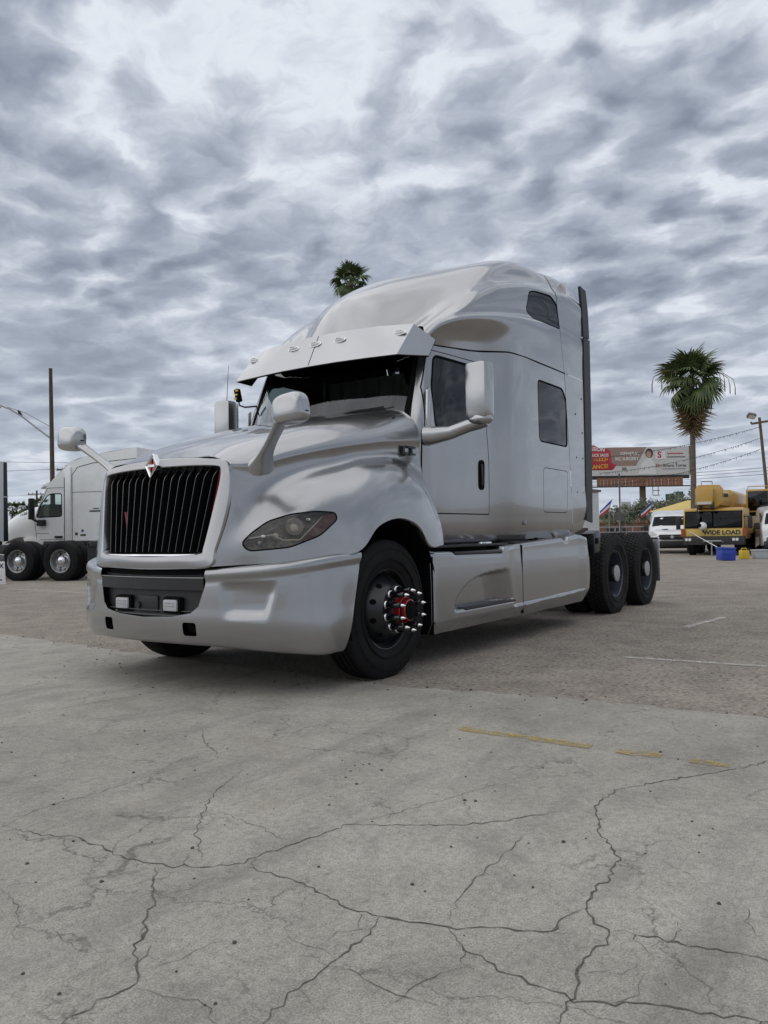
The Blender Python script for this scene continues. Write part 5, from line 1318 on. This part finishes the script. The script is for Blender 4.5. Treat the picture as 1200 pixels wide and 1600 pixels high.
# leafy roadside trees far right
def leafy(label, loc, h, rx, rz_, n, seed):
    rg = random.Random(seed); t = thing('tree', label, 'tree', loc, 0, 'roadside trees beyond the lot')
    mb = MB(); mb.tube([(0, 0, 0), (.1, 0, h*.35), (0, .1, h*.6)], [.2, .15, .08], 7)
    for k in range(6):
        a = k*1.05; mb.tube([(.08, 0, h*(.25 + .05*k)), (math.cos(a)*rx*.4, math.sin(a)*rx*.4, h*(.5 + .04*k)), (math.cos(a)*rx*.75, math.sin(a)*rx*.75, h*(.65 + .04*k))], [.09, .05, .02], 5)
    mb.build('trunk', 'bark', t)
    mb = MB(); cl = [(Vector((rg.gauss(0, .5)*rx, rg.gauss(0, .5)*rx, h*.68 + rg.gauss(0, .4)*rz_)), rg.uniform(.3, .6)*rx*.6) for _ in range(26)]
    for _ in range(n):
        c, r = rg.choice(cl); v = Vector((rg.gauss(0, 1), rg.gauss(0, 1), rg.gauss(0, .8))).normalized()*r*rg.random()**.4; p = c + v
        a = Vector((rg.gauss(0, 1), rg.gauss(0, 1), rg.gauss(0, .6))).normalized(); b = a.orthogonal().normalized(); sz = rg.uniform(.08, .17)
        mb.poly([p - a*sz, p - b*sz*.5, p + a*sz, p + b*sz*.5])
    mb.build('crown', 'tree_green', t, 0)
leafy('pale leafy tree behind the billboard pole', (73.5, 17.8, 0), 4.6, 2.2, 1.1, 2400, 1)
leafy('darker leafy tree between the billboard pole and the green road signs', (76.0, 15.2, 0), 5.0, 2.4, 1.2, 3000, 2)
leafy('low leafy tree just right of the flags', (73.0, 20.6, 0), 3.6, 1.8, .9, 1600, 3)
# ---------------------------------------------------------------- background: right side
RV = Vector((.5685, -.8225, 0)).normalized()            # rightwards, across the view
BK = Vector((.8226, .568, 0)).normalized()
# billboard
bl, brr = Vector((106.98, 35.55, 0)), Vector((115.1, 23.85, 0)); bw = (brr - bl).length; brz = math.atan2((brr - bl).y, (brr - bl).x)
bb_ = thing('billboard', 'large roadside billboard on a thick brown pole, beside the palm', 'billboard', bl, brz)
MB().box((bw/2, .25, 11.05), (bw, .5, 4.15)).build('panel', 'sign_cream', bb_)
MB().prism([(.0,10.4),(6.35,10.4),(7.2,11.8),(7.9,13.1),(0,13.1)], 'y', -.03, -.005).build('brown_field', 'sign_brown', bb_)
MB().box((bw + .25, .35, 11.1), (.5, 1.0, 4.2)).build('end_frame', 'badge_black', bb_)
def btext(s, x, z, size, mat, bold=.01, sx=1.0, al='LEFT'): return text_mesh('lettering', s, size, mat, frame_mtx((x, -.04, z), (1, 0, 0), (0, 0, 1)), bb_, .004, al, bold, sx)
btext('GENERAL', 4.1, 12.15, .66, 'letter_white', .006, 1.0); btext('RIC SURGERY', 3.35, 11.4, .66, 'letter_white', .006, .86)
btext('SES', 4.3, 9.95, .5, 'letter_dark', .01)
btext('S', 9.55, 11.9, 1.25, 'letter_red', .05); MB().box((10.0, -.025, 11.9), (1.5, .02, 1.2)).build('logo_field', 'flag_white', bb_)
for z, x0, x1 in ((12.1, 11.0, 13.3), (11.6, 11.0, 13.6)): MB().box(((x0+x1)/2, -.02, z), (x1-x0, .02, .14)).build('text_stroke', 'letter_red' if z > 12 else 'lamp_dark', bb_)
btext('Dr.', 9.3, 10.35, .66, 'letter_red', .01); btext('Arturo Torres', 10.3, 10.35, .66, 'letter_dark', .004, .88)
MB().box((11.9, -.02, 9.85), (3.4, .02, .08)).build('text_stroke', 'lamp_dark', bb_)
mb = MB(); mb.use('hair'); mb.prism([(8.35 + .55*math.cos(2*math.pi*k/18), 12.2 + .68*math.sin(2*math.pi*k/18)) for k in range(18)], 'y', -.06, -.03)
mb.use('skin'); mb.prism([(8.28 + .38*math.cos(2*math.pi*k/18), 12.05 + .52*math.sin(2*math.pi*k/18)) for k in range(18)], 'y', -.08, -.06)
mb.build('portrait_head', None, bb_, 0)
MB().prism([(6.7,9.1),(9.3,9.1),(9.1,10.6),(8.6,11.5),(8.0,11.5),(7.2,10.7)], 'y', -.035, -.012).build('portrait_coat', 'flag_white', bb_)
nb = 24
for k in range(nb): MB().box((.6 + (bw - 1.6)*(k + .5)/nb, .1 + .02*(k % 2), 8.05), ((bw - 1.6)/nb*.93, .06, 1.25)).build('board', 'boards', bb_)
MB().box((bw/2, .1, 7.35), (bw + .6, 1.4, .10)).build('catwalk', 'dark_steel', bb_)
MB().box((bw/2, .4, 8.7), (bw, .4, .5)).build('beam', 'dark_steel', bb_)
MB().cyl((bw*.53, .9, 0), (bw*.53, .9, 11), .45, n=18).build('pole', 'billboard_pole', bb_)
mb = MB()
for x in (8.6, 9.4): mb.tube([(x, -.4, 6.0), (x, -.4, 7.4)], .05, 5)
for z in (6.0, 6.7): mb.tube([(8.6, -.4, z), (9.6, -.4, z)], .05, 5)
mb.build('ladder', 'dark_steel', bb_)
# red dealership sign on its post
rs = thing('shop_sign', 'red stepped dealership sign with white and yellow lettering, right behind the silver truck', 'sign', (38.2, 12.35, 0), math.atan2(RV.y, RV.x))
MB().prism([(-.6,4.5),(2.58,4.5),(2.78,4.78),(2.5,4.9),(2.45,5.6),(2.25,5.71),(1.87,5.74),(1.5,5.93),(.9,5.92),(-.6,5.6)], 'y', 0, .30, .02).build('panel', 'sign_red', rs)
def rtext(s, x, z, size, mat, bold=.008, sx=1.0, rot=0): text_mesh('lettering', s, size, mat, frame_mtx((x, -.012, z), (math.cos(rot), 0, math.sin(rot)), (-math.sin(rot), 0, math.cos(rot))), rs, .006, 'RIGHT', bold, sx)
rtext('MISSION', 2.12, 5.64, .31, 'letter_white', .006, .95, -.10); rtext('TRUCK SALES', 2.33, 5.34, .24, 'letter_white', .003, .80); rtext('-0222•', 2.30, 5.10, .29, 'sign_yellow', .004, 1.1); rtext('FINANCE!', 2.30, 4.71, .33, 'sign_yellow', .004, .95, .06)
MB().cyl((1.32, .15, 0), (1.32, .15, 4.6), .085, n=12).build('post', 'sign_red', rs)
MB().cyl((-.3, .15, 0), (-.3, .15, 4.6), .10, n=12).build('post', 'sign_red', rs)
tag(MB().tube([(40.6, 10.2, 0), (40.6, 10.2, 4.35)], .045, 6).build('flagpole', 'pole_grey'), 'thin grey pole standing before the red sign', 'pole')
# white clapboard shed
sh = thing('shed', 'small white lap-sided shed just right of the truck sleeper', 'building', (34.3, 9.25, 0), math.atan2(RV.y, RV.x))
MB().box((-2.0, 1.5, 1.5), (3.96, 3.0, 2.98)).build('wall', 'siding', sh)
for k in range(20): MB().box((-2.0, -.015, .08 + k*.148), (4.0, .03, .138), Matrix.Rotation(R(5), 3, 'X')).build('clapboard', 'siding', sh)
MB().prism([(-4.2,3.0),(.12,3.0),(.12,3.1),(-2,3.35),(-4.2,3.1)], 'y', -.1, 3.1).build('roof', 'pole_grey', sh)
MB().box((-1.9, -.05, 1.0), (.9, .04, 2.0)).build('door', 'sign_white', sh)
# yellow-roofed building far behind the van
yb = thing('building', 'low building with a yellow roof and red fascia behind the white van', 'building', (59.6, 8.9, 0), math.atan2(RV.y, RV.x))
MB().box((0, 3, 1.15), (5.4, 6, 2.3)).build('wall', 'wall_tan', yb)
mb = MB(); mb.grid([[(-3.2, -.6, 2.5), (3.2, -.6, 2.5)], [(-1.0, 3, 3.35), (1.2, 3, 3.35)], [(-3.2, 6.6, 2.5), (3.2, 6.6, 2.5)]]); mb.poly([(3.2, -.6, 2.5), (3.2, 6.6, 2.5), (1.2, 3, 3.35)]); mb.poly([(-3.2, -.6, 2.5), (-1.0, 3, 3.35), (-3.2, 6.6, 2.5)]); mb.build('roof', 'roof_yellow', yb, 0)
MB().box((0, -.62, 2.38), (6.4, .06, .24)).build('fascia', 'fascia_red', yb)
for x in (-1.7, 0, 1.7): MB().box((x, -.03, 1.2), (1.1, .06, 1.1)).build('window', 'tinted_glass', yb)
# far low buildings and hedges that close the horizon
def block(label, px, w, h, d, mat, dist, roofm='pole_grey', wins=4):
    o = thing('building', label, 'building', px, math.atan2(RV.y, RV.x))
    MB().box((0, d/2, h/2), (w, d, h)).build('wall', mat, o); MB().box((0, d/2, h + .1), (w + .4, d + .4, .2)).build('roof', roofm, o)
    for k in range(wins): MB().box((-w/2 + w*(k + .5)/wins, -.04, h*.5), (w/wins*.45, .08, h*.35)).build('window', 'tinted_glass', o)
block('long low brick-red building far beyond the flags', (92, 30, 0), 22, 1.9, 8, 'dull_brick', 100, 'boards')
block('pale low store far behind the truck tandems', (130, 30, 0), 30, 3.2, 10, 'wall_tan', 140)
block('pale low store on the left horizon behind the tractors', (60, 128, 0), 40, 2.6, 10, 'siding', 140)
def hedge(name, a, b, h, label, n=2600, seed=1):
    rg = random.Random(seed); mb = MB(); a, b = Vector(a), Vector(b)
    for _ in range(n):
        t = rg.random(); c = a.lerp(b, t); hh = h*(.65 + .35*math.sin(t*31 + seed)*math.cos(t*13))
        p = c + Vector((rg.gauss(0, 1), rg.gauss(0, 1), abs(rg.gauss(0, .45))*hh)); u = Vector((rg.gauss(0, 1), rg.gauss(0, 1), rg.gauss(0, .6))).normalized(); w = u.orthogonal().normalized(); sz = rg.uniform(.2, .5)
        mb.poly([p - u*sz, p - w*sz*.6, p + u*sz, p + w*sz*.6])
    o = mb.build(name, 'tree_green', smooth=0); o['kind'] = 'stuff'; return tag(o, label, 'trees')
hedge('tree_line', (120, 60, 0), (175, -40, 0), 3.2, 'far low tree line closing the horizon on the right', 5000, 2)
hedge('tree_line', (10, 190, 0), (120, 130, 0), 3.4, 'far low tree line closing the horizon on the left', 5000, 4)
# chain-link style rail fence by the road
fn = thing('fence', 'low pale rail fence along the far side of the lot', 'fence', (48, 16.5, 0), math.atan2(RV.y, RV.x))
for k in range(8): MB().cyl((k*1.25 - 1.5, 0, 0), (k*1.25 - 1.5, 0, 1.3), .04, n=8).build('post', 'galv', fn)
for z in (.5, .9, 1.25): MB().cyl((-1.5, 0, z), (7.25, 0, z), .03, n=6).build('rail', 'galv', fn)
# green highway signs on a gantry
gs = thing('road_sign', 'green highway signs on a gantry, left of the palm trunk', 'road sign', (118.3, 28.25, 0), math.atan2(RV.y, RV.x))
for x0, x1, z0, z1 in ((0, 1.35, 5.0, 6.4), (1.5, 2.7, 5.0, 6.75)):
    p = MB().box(((x0+x1)/2, 0, (z0+z1)/2), (x1-x0, .12, z1-z0)).build('panel', 'highway_green', gs)
    for k, (fx, fz) in enumerate(((.3, .3), (.68, .32), (.5, .7))): MB().box((x0 + (x1-x0)*fx, -.08, z0 + (z1-z0)*fz), ((x1-x0)*.28, .03, .22)).build('legend_stroke', 'letter_white', p)
MB().box((3, .15, 4.95), (9, .15, .12)).build('gantry_beam', 'galv', gs)
for x in (-1.4, 7.4): MB().cyl((x, .15, 0), (x, .15, 5.4), .14, n=8).build('post', 'galv', gs)
# plain far signs on posts
for (x, y, z0, z1, w, mt, lb) in ((74.99, 20.69, 2.7, 3.9, .95, 'sign_cream', 'small pale square sign on a post between the flags'), (64.7, 18.05, 1.9, 2.55, 1.05, 'lamp_dark', 'small dark oblong sign low beside the flags')):
    o = thing('post_sign', lb, 'sign', (x, y, 0), math.atan2(RV.y, RV.x)); MB().box((0, 0, (z0+z1)/2), (w, .08, z1-z0)).build('panel', mt, o); MB().cyl((0, .06, 0), (0, .06, z0), .05, n=8).build('post', 'galv', o)
# feather flags
for k, (x, y, lb) in enumerate(((54.3, 15.6, 'striped feather flag nearest the white shed'), (60.6, 11.9 + 2.4, 'striped feather flag left of the billboard pole'))):
    o = thing('feather_flag', lb, 'flag', (x, y, 0), math.atan2(RV.y, RV.x), 'striped feather flags')
    MB().tube([(.12, 0, 0), (.12, 0, 2.2), (.2, 0, 2.9), (.42, 0, 3.45)], [.03, .025, .02, .012], 6).build('pole', 'galv', o)
    for q, (m_, t0, t1) in enumerate((('flag_blue', 0, .33), ('flag_white', .33, .66), ('flag_red', .66, 1))):
        a0, a1 = Vector((.40, 0, 3.42)), Vector((-.55, .1, 2.5)); b0, b1 = Vector((.16, 0, 2.55)), Vector((-.62, .12, 2.02))
        rows_ = []
        for i in range(7):
            u = i/6; w = VY*.05*math.sin(u*6 + q); rows_.append([a0.lerp(a1, u).lerp(b0.lerp(b1, u), t0) + w, a0.lerp(a1, u).lerp(b0.lerp(b1, u), t1) + w])
        MB().grid(rows_).build('cloth', m_, o)
# light pole with floodlights
lp_ = thing('light_pole', 'tall dark light pole with floodlights at the right edge', 'light pole', (41.35, 2.55, 0), math.atan2(RV.y, RV.x))
MB().tube([(.25, 0, 0), (0, 0, 3.5), (-.25, 0, 6.95)], [.10, .085, .07], 10).build('shaft', 'billboard_pole', lp_)
MB().tube([(-.72, 0, 6.72), (-.68, 0, 6.62), (.9, 0, 6.85)], .06, 8).build('crossbar', 'billboard_pole', lp_)
for x, z in ((-.72, 6.85), (.85, 7.0)):
    f = MB().box((x, -.1, z + .18), (.42, .30, .18), Matrix.Rotation(R(12), 3, 'Y') @ Matrix.Rotation(R(-35), 3, 'X'), .03).build('floodlight', 'pole_grey', lp_)
    MB().box((x, -.16, z + .10), (.36, .22, .02), Matrix.Rotation(R(12), 3, 'Y') @ Matrix.Rotation(R(-35), 3, 'X')).build('lens', 'lamp_white', f)
MB().box((-.2, -.1, 2.9), (.3, .12, .10), Matrix.Rotation(R(25), 3, 'Y'), .02).build('camera_box', 'badge_black', lp_)
# pennant strings from the light pole to the left
def pennants(a, b, sag, label, seed):
    rg = random.Random(seed); a, b = Vector(a), Vector(b); o = thing('pennant_string', label, 'pennants', (0, 0, 0), 0, 'pennant strings over the lot'); k = 90
    pt_ = [a.lerp(b, i/k) - VZ*(4*sag*(i/k)*(1 - i/k)) for i in range(k+1)]
    MB().tube(pt_, .010, 4).build('cord', 'wire', o)
    mb = MB(); d = (b - a).normalized()
    for i in range(1, k):
        if rg.random() < .9:
            p = pt_[i]; l = rg.uniform(.06, .16); sw = rg.gauss(0, .05); q = rg.gauss(0, .05); mb.poly([p - d*.022, p + d*.022, p + d*sw + Vector((q, q, -l))])
    m = mb.build('flags', 'wire', o, 0); m['kind'] = 'stuff'
pennants((41.16, 2.65, 6.47), (36.0, 10.4, 4.9), .25, 'topmost pennant string between the light pole and the red sign', 1)
pennants((41.19, 2.64, 5.88), (36.3, 9.9, 4.1), .30, 'middle pennant string between the light pole and the red sign', 2)
pennants((41.23, 2.6, 5.30), (36.3, 9.9, 3.4), .30, 'lowest pennant string between the light pole and the red sign', 3)
for k, z in enumerate((2.55, 2.3, 2.0)):
    wire('power_line', (75 + k*2, -4, 5.4 + z*.6), (68, 40, 3.2 + z*1.1), .3, .02, ['upper', 'middle', 'lower'][k] + ' of the thin wires crossing behind the billboard pole')
# ---- white cargo van facing the camera
def make_van(label, loc, rz):
    v = thing('cargo_van', label, 'van', loc, rz, 'white vans facing the camera')
    # stations: x, half width at sill / belt / roof, z sill, belt, roof top
    st = [(.02,.80,.84,.80,.42,.66,.74),(-.06,.90,.93,.88,.40,.72,.84),(-.35,.95,.955,.90,.38,.86,.96),(-.75,.96,.965,.90,.36,.98,1.06),(-1.0,.97,.975,.86,.36,1.06,1.22),(-1.45,.97,.975,.80,.36,1.10,1.62),(-1.75,.97,.975,.78,.36,1.12,1.735),(-2.4,.97,.975,.79,.36,1.14,1.77),(-5.2,.97,.975,.79,.36,1.14,1.77),(-5.3,.95,.96,.76,.40,1.14,1.72)]
    rw = []
    for x, ws, wb, wr, zs, zb, zr in st:
        half = [(x, ws, zs), (x, wb, (zs+zb)/2), (x, wb, zb), (x, (wb+wr)/2 + .01, zb + (zr-zb)*.55), (x, wr, zr - .05), (x, wr*.8, zr - .005), (x, 0, zr)]
        rw.append([(a, -b, c) for a, b, c in half] + half[::-1][1:])
    mb = MB(); mb.grid(net(rw, 4, 3)); body = mb.build('body', 'van_white', v, 50)
    MB().prism([(-.80,.42),(.80,.42),(.80,.75),(-.80,.75)], 'x', -.4, .0, .03).build('nose', 'van_white', v)
    MB().prism(round_poly([(-.48,.60),(.48,.60),(.56,.70),(.54,.82),(-.54,.82),(-.56,.70)], .05), 'x', -.1, .045, .01).build('grille', 'black_plastic', v)
    MB().box((.05, 0, .72), (.02, .95, .022)).build('grille_bar', 'lamp_dark', v); MB().cyl((.045, 0, .72), (.062, 0, .72), .07, n=18).build('badge', 'alu', v)
    MB().box((-.05, 0, .42), (.30, 1.86, .26), None, .06).build('bumper', 'black_plastic', v)
    for s in (-1, 1):
        MB().prism(round_poly([(s*.60,.68),(s*.90,.74),(s*.93,.92),(s*.82,.98),(s*.62,.84)], .04), 'x', -.35, -.015, .01).build('headlight', 'taillight' if s > 0 else 'lamp_white', v)
        MB().box((-.95, s*1.10, 1.12), (.12, .20, .26), None, .04).build('wing_mirror', 'black_plastic', v)
        MB().prism([(-1.25,1.16),(-1.52,1.62),(-2.2,1.66),(-2.2,1.16)], 'y', s*.93, s*.945).build('side_window', 'tinted_glass', v)
        for x in (-.75, -4.4):
            t = MB(); t.lathe([(.1, .18), (.1, .29), (.06, .33), (-.08, .33), (-.1, .29), (-.1, .18)], (x, s*.86, .33), (0, s, 0), 24); t.build('wheel', 'rubber', v)
    mb = MB(); mb.grid(net([[(x + .035, y, z + .03 - .03*abs(y)) for y in (-w, -w*.5, 0, w*.5, w)] for x, w, z in ((-1.0,.84,1.19),(-1.22,.80,1.40),(-1.45,.75,1.605))], 4, 3)); mb.build('windshield', 'far_glass', v)
    MB().box((-.05, 0, .28), (.2, 1.5, .1), None, .02).build('air_dam', 'gap', v)
    for y in (-.3, .3): MB().box((-.66, y, 1.04), (.16, .26, .012), Matrix.Rotation(.25, 3, 'Y'), .003).build('hood_vent', 'gap', v)
    MB().tube([(-1.02, -.5, 1.21), (-1.1, -.1, 1.28)], .01, 5).build('wiper', 'gap', v)
    return v
van = make_van('white cargo van parked left of the yellow crane', (30.0, 4.55, 0), R(-166))
dup(van, (27.6, -.35, 0), R(-168), 'white van cut off by the right edge of the frame')
# ---- yellow truck crane
cr = thing('truck_crane', 'yellow truck crane with a WIDE LOAD banner facing the camera', 'crane', (27.9, 2.42, 0), R(-176))
MB().prism([(-2.2,.62),(.02,.62),(.04,1.05),(-.10,1.80),(-.2,1.86),(-2.0,1.86),(-2.2,1.75)], 'y', -1.12, 1.08, .05).build('cab', 'crane_yellow', cr)
tilt = Matrix.Rotation(R(-10.5), 3, 'Y')
for y0, y1 in ((-1.03, -.05), (.0, 1.0)):
    p = MB().box((-.015, (y0+y1)/2, 1.40), (.03, (y1-y0), .62), tilt, .012).build('windshield', 'far_glass', cr)
    MB().box((-.03, (y0+y1)/2, 1.40), (.03, (y1-y0)+.07, .69), tilt, .012).build('seal', 'gap', p)
MB().tube([(.03, -.9, 1.14), (.05, -.35, 1.17)], .012, 5).build('wiper', 'gap', cr); MB().tube([(.03, .2, 1.12), (-.01, .28, 1.45)], .012, 5).build('wiper', 'gap', cr)
bn = MB().box((.075, .02, .89), (.02, 2.05, .27), None, .004).build('banner', 'roof_yellow', cr)
text_mesh('lettering', 'WIDE LOAD', .235, 'letter_red' if False else 'letter_dark', frame_mtx((.09, .30, .885), (0, 1, 0), (0, 0, 1)), bn, .004, 'CENTER', .010, 1.04)
MB().box((.08, -1.14, .90), (.06, .12, .30)).build('marker_panel', 'fascia_red', cr); MB().box((.08, 1.13, .90), (.06, .12, .30)).build('marker_panel', 'fascia_red', cr)
MB().box((.05, 0, .58), (.30, 2.25, .34), None, .03).build('bumper', 'dark_steel', cr)
for y in (-.92, .80):
    h = MB().box((.21, y, .62), (.03, .26, .15), None, .01).build('headlight', 'lamp_dark', cr); 
    for q in (-.06, .06): MB().cyl((.22, y + q, .62), (.24, y + q, .62), .055, n=12).build('bulb', 'lamp_white', h)
MB().tube([(.22, -.35, .52), (.32, -.3, .56), (.32, .3, .56), (.22, .35, .52)], .035, 8).build('tow_bar', 'galv', cr)
MB().tube([(.15, -.85, .92), (.9, -.2, .60), (1.6, .35, .34)], .02, 6).build('drawbar', 'alu', cr)
MB().tube([(.5, -.02, 0), (.5, -.02, .55)], .025, 6).build('stand', 'galv', cr)
for x in (-.55, -2.3, -5.6, -7.0):
    for s in (-1, 1):
        t = MB(); t.lathe([(.16, .25), (.17, .44), (.10, .52), (-.10, .52), (-.17, .44), (-.16, .25), (-.02, .22), (-.02, 0)], (x, s*.88, .52), (0, s, 0), 28); t.build('wheel', 'rubber', cr)
        MB().lathe([(.04, .26), (.02, .2), (.08, .1), (.08, 0)], (x, s*.88, .52), (0, s, 0), 18).build('rim', 'crane_yellow', cr)
MB().box((-4.6, 0, .80), (8.0, 1.7, .30), None, .03).build('carrier_frame', 'dark_steel', cr)
MB().box((-4.6, .95, 1.0), (4.6, .3, .35), None, .04).build('side_deck', 'crane_yellow', cr)
MB().box((-4.5, -.95, 1.0), (4.6, .3, .35), None, .04).build('side_deck', 'crane_yellow', cr)
for s in (-1, 1):
    m = MB().box((.10, s*1.32 - (.0 if s > 0 else -.02), 1.28), (.10, .17, .48), None, .05).build('mirror', 'black_plastic', cr); MB().tube([(-.1, s*1.08, 1.5), (.08, s*1.28, 1.5)], .02, 6).build('mirror_arm', 'badge_black', m)
MB().prism([(-.15,1.05),(-.18,1.60),(-.75,1.62),(-.75,1.05)], 'y', 1.078, 1.092).build('door_window', 'tinted_glass', cr)
# boom: nested sections, head block with sheaves
bm_ = MB().prism([(-.42,1.98),(.22,1.98),(.30,2.15),(.30,2.48),(.20,2.60),(-.40,2.60),(-.50,2.45),(-.50,2.12)], 'x', -8.5, -.3, .02)
boom = bm_.build('boom', 'crane_yellow', cr)
bmx = MB().prism([(-.50,1.92),(.28,1.92),(.38,2.12),(.38,2.55),(.26,2.68),(-.48,2.68),(-.58,2.50),(-.58,2.10)], 'x', -8.6, -3.0, .02); bmx.build('outer_section', 'crane_yellow', boom)
hd = MB().prism([(-.62,1.86),(.10,1.86),(.34,2.05),(.36,2.60),(.24,2.76),(-.55,2.78),(-.66,2.60)], 'x', -.35, .0, .03).build('boom_head', 'crane_yellow', boom)
MB().prism([(-.62,1.98),(.02,1.98),(.06,2.62),(-.58,2.66)], 'x', .0, .28, .03).build('sheave_box', 'crane_yellow', hd)
MB().box((.29, -.28, 2.05), (.02, .52, .11)).build('name_plate', 'sign_cream', hd)
for y in (-.5, -.05): MB().cyl((.12, y, 1.95), (.12, y + .10, 1.95), .17, n=18).build('sheave', 'dark_steel', hd)
MB().tube([(.05, -.4, 2.78), (.05, -.4, 2.9), (.05, .0, 2.9), (.05, .0, 2.78)], .018, 5).build('guard_rail', 'dark_steel', hd)
MB().box((-.15, .46, 2.34), (.16, .16, .14), None, .02).build('lamp_bracket', 'dark_steel', hd)
MB().tube([(.24, -.55, 1.95), (.25, -.54, 1.3)], .022, 5).build('cable', 'dark_steel', hd)
MB().box((.25, -.50, 1.52), (.09, .10, .22), None, .02).build('wedge_socket', 'dark_steel', hd)
mb = MB(); b2_ = bmesh.new(); bmesh.ops.create_uvsphere(b2_, u_segments=20, v_segments=14, radius=.16); mb.bm(b2_, Matrix.Translation((.27, -.36, 1.15))); b2_.free(); hb_ = mb.build('headache_ball', 'sign_white', hd)
mb = MB(); mb.lathe([(.0, .0), (.0, .085), (.02, .08)], (.40, -.46, 1.18), (.75, -.45, .15), 12); mb.build('ball_patch', 'gap', hb_)
MB().tube([(.27, -.36, 1.0), (.27, -.36, .92), (.30, -.30, .88), (.27, -.25, .93)], .02, 6).build('hook', 'dark_steel', hb_)
# superstructure with the operator cab
MB().box((-6.2, -.1, 1.55), (4.0, 1.9, .7), None, .05).build('turntable', 'crane_yellow', cr)
MB().box((-8.2, 0, 1.7), (1.0, 2.2, 1.0), None, .06).build('counterweight', 'crane_yellow', cr)
oc_ = MB().box((-5.2, 1.20, 2.15), (1.5, .95, 1.15), None, .05).build('operator_cab', 'crane_yellow', cr)
MB().box((-4.44, 1.20, 2.22), (.02, .80, .85), None, .01).build('window', 'tinted_glass', oc_); MB().box((-5.2, 1.68, 2.25), (1.2, .015, .75), None).build('window', 'tinted_glass', oc_)
MB().box((-4.42, 1.20, 1.65), (.03, .70, .16), None, .01).build('grille', 'gap', oc_)
MB().tube([(-4.5, .8, 2.73), (-4.5, .8, 2.85), (-4.5, 1.6, 2.85), (-4.5, 1.6, 2.73)], .02, 5).build('roof_rail', 'crane_yellow', oc_)
# coolers and boxes on the ground before the crane
RZc = math.atan2(RV.y, RV.x)
b1 = thing('cooler_box', 'bright blue cooler box on the asphalt before the crane', 'cooler', (22.6, .95, 0), RZc + .15)
MB().box((0, 0, .19), (.50, .34, .36), Matrix.Rotation(R(3), 3, 'Y'), .03).build('body', 'blue_plastic', b1); MB().box((0, 0, .40), (.53, .37, .07), Matrix.Rotation(R(3), 3, 'Y'), .02).build('lid', 'blue_plastic', b1); MB().tube([(-.25, -.19, .32), (-.25, -.24, .25), (.25, -.24, .22), (.25, -.19, .29)], .012, 5).build('handle', 'blue_plastic', b1)
b2 = thing('jerry_can', 'yellow plastic can between the blue cooler and the clear tub', 'can', (24.0, .65, 0), RZc)
MB().box((0, 0, .15), (.29, .22, .30), None, .04).build('body', 'yellow_plastic', b2); MB().tube([(-.10, 0, .30), (-.08, 0, .36), (.08, 0, .36), (.10, 0, .30)], .016, 6).build('handle', 'yellow_plastic', b2); MB().cyl((.11, 0, .29), (.12, 0, .36), .03, n=10).build('cap', 'badge_black', b2)
b3 = thing('storage_tub', 'translucent grey storage tub beside the yellow can', 'tub', (24.35, .20, 0), RZc)
MB().prism([(-.22,0),(.22,0),(.25,.27),(-.25,.27)], 'y', -.17, .17, .02).build('body', 'clear_plastic', b3); MB().box((0, 0, .29), (.54, .38, .05), None, .015).build('lid', 'clear_plastic', b3)
for k in range(5): MB().box((-.18 + .09*k, -.172, .14), (.02, .01, .22)).build('rib', 'clear_plastic', b3)
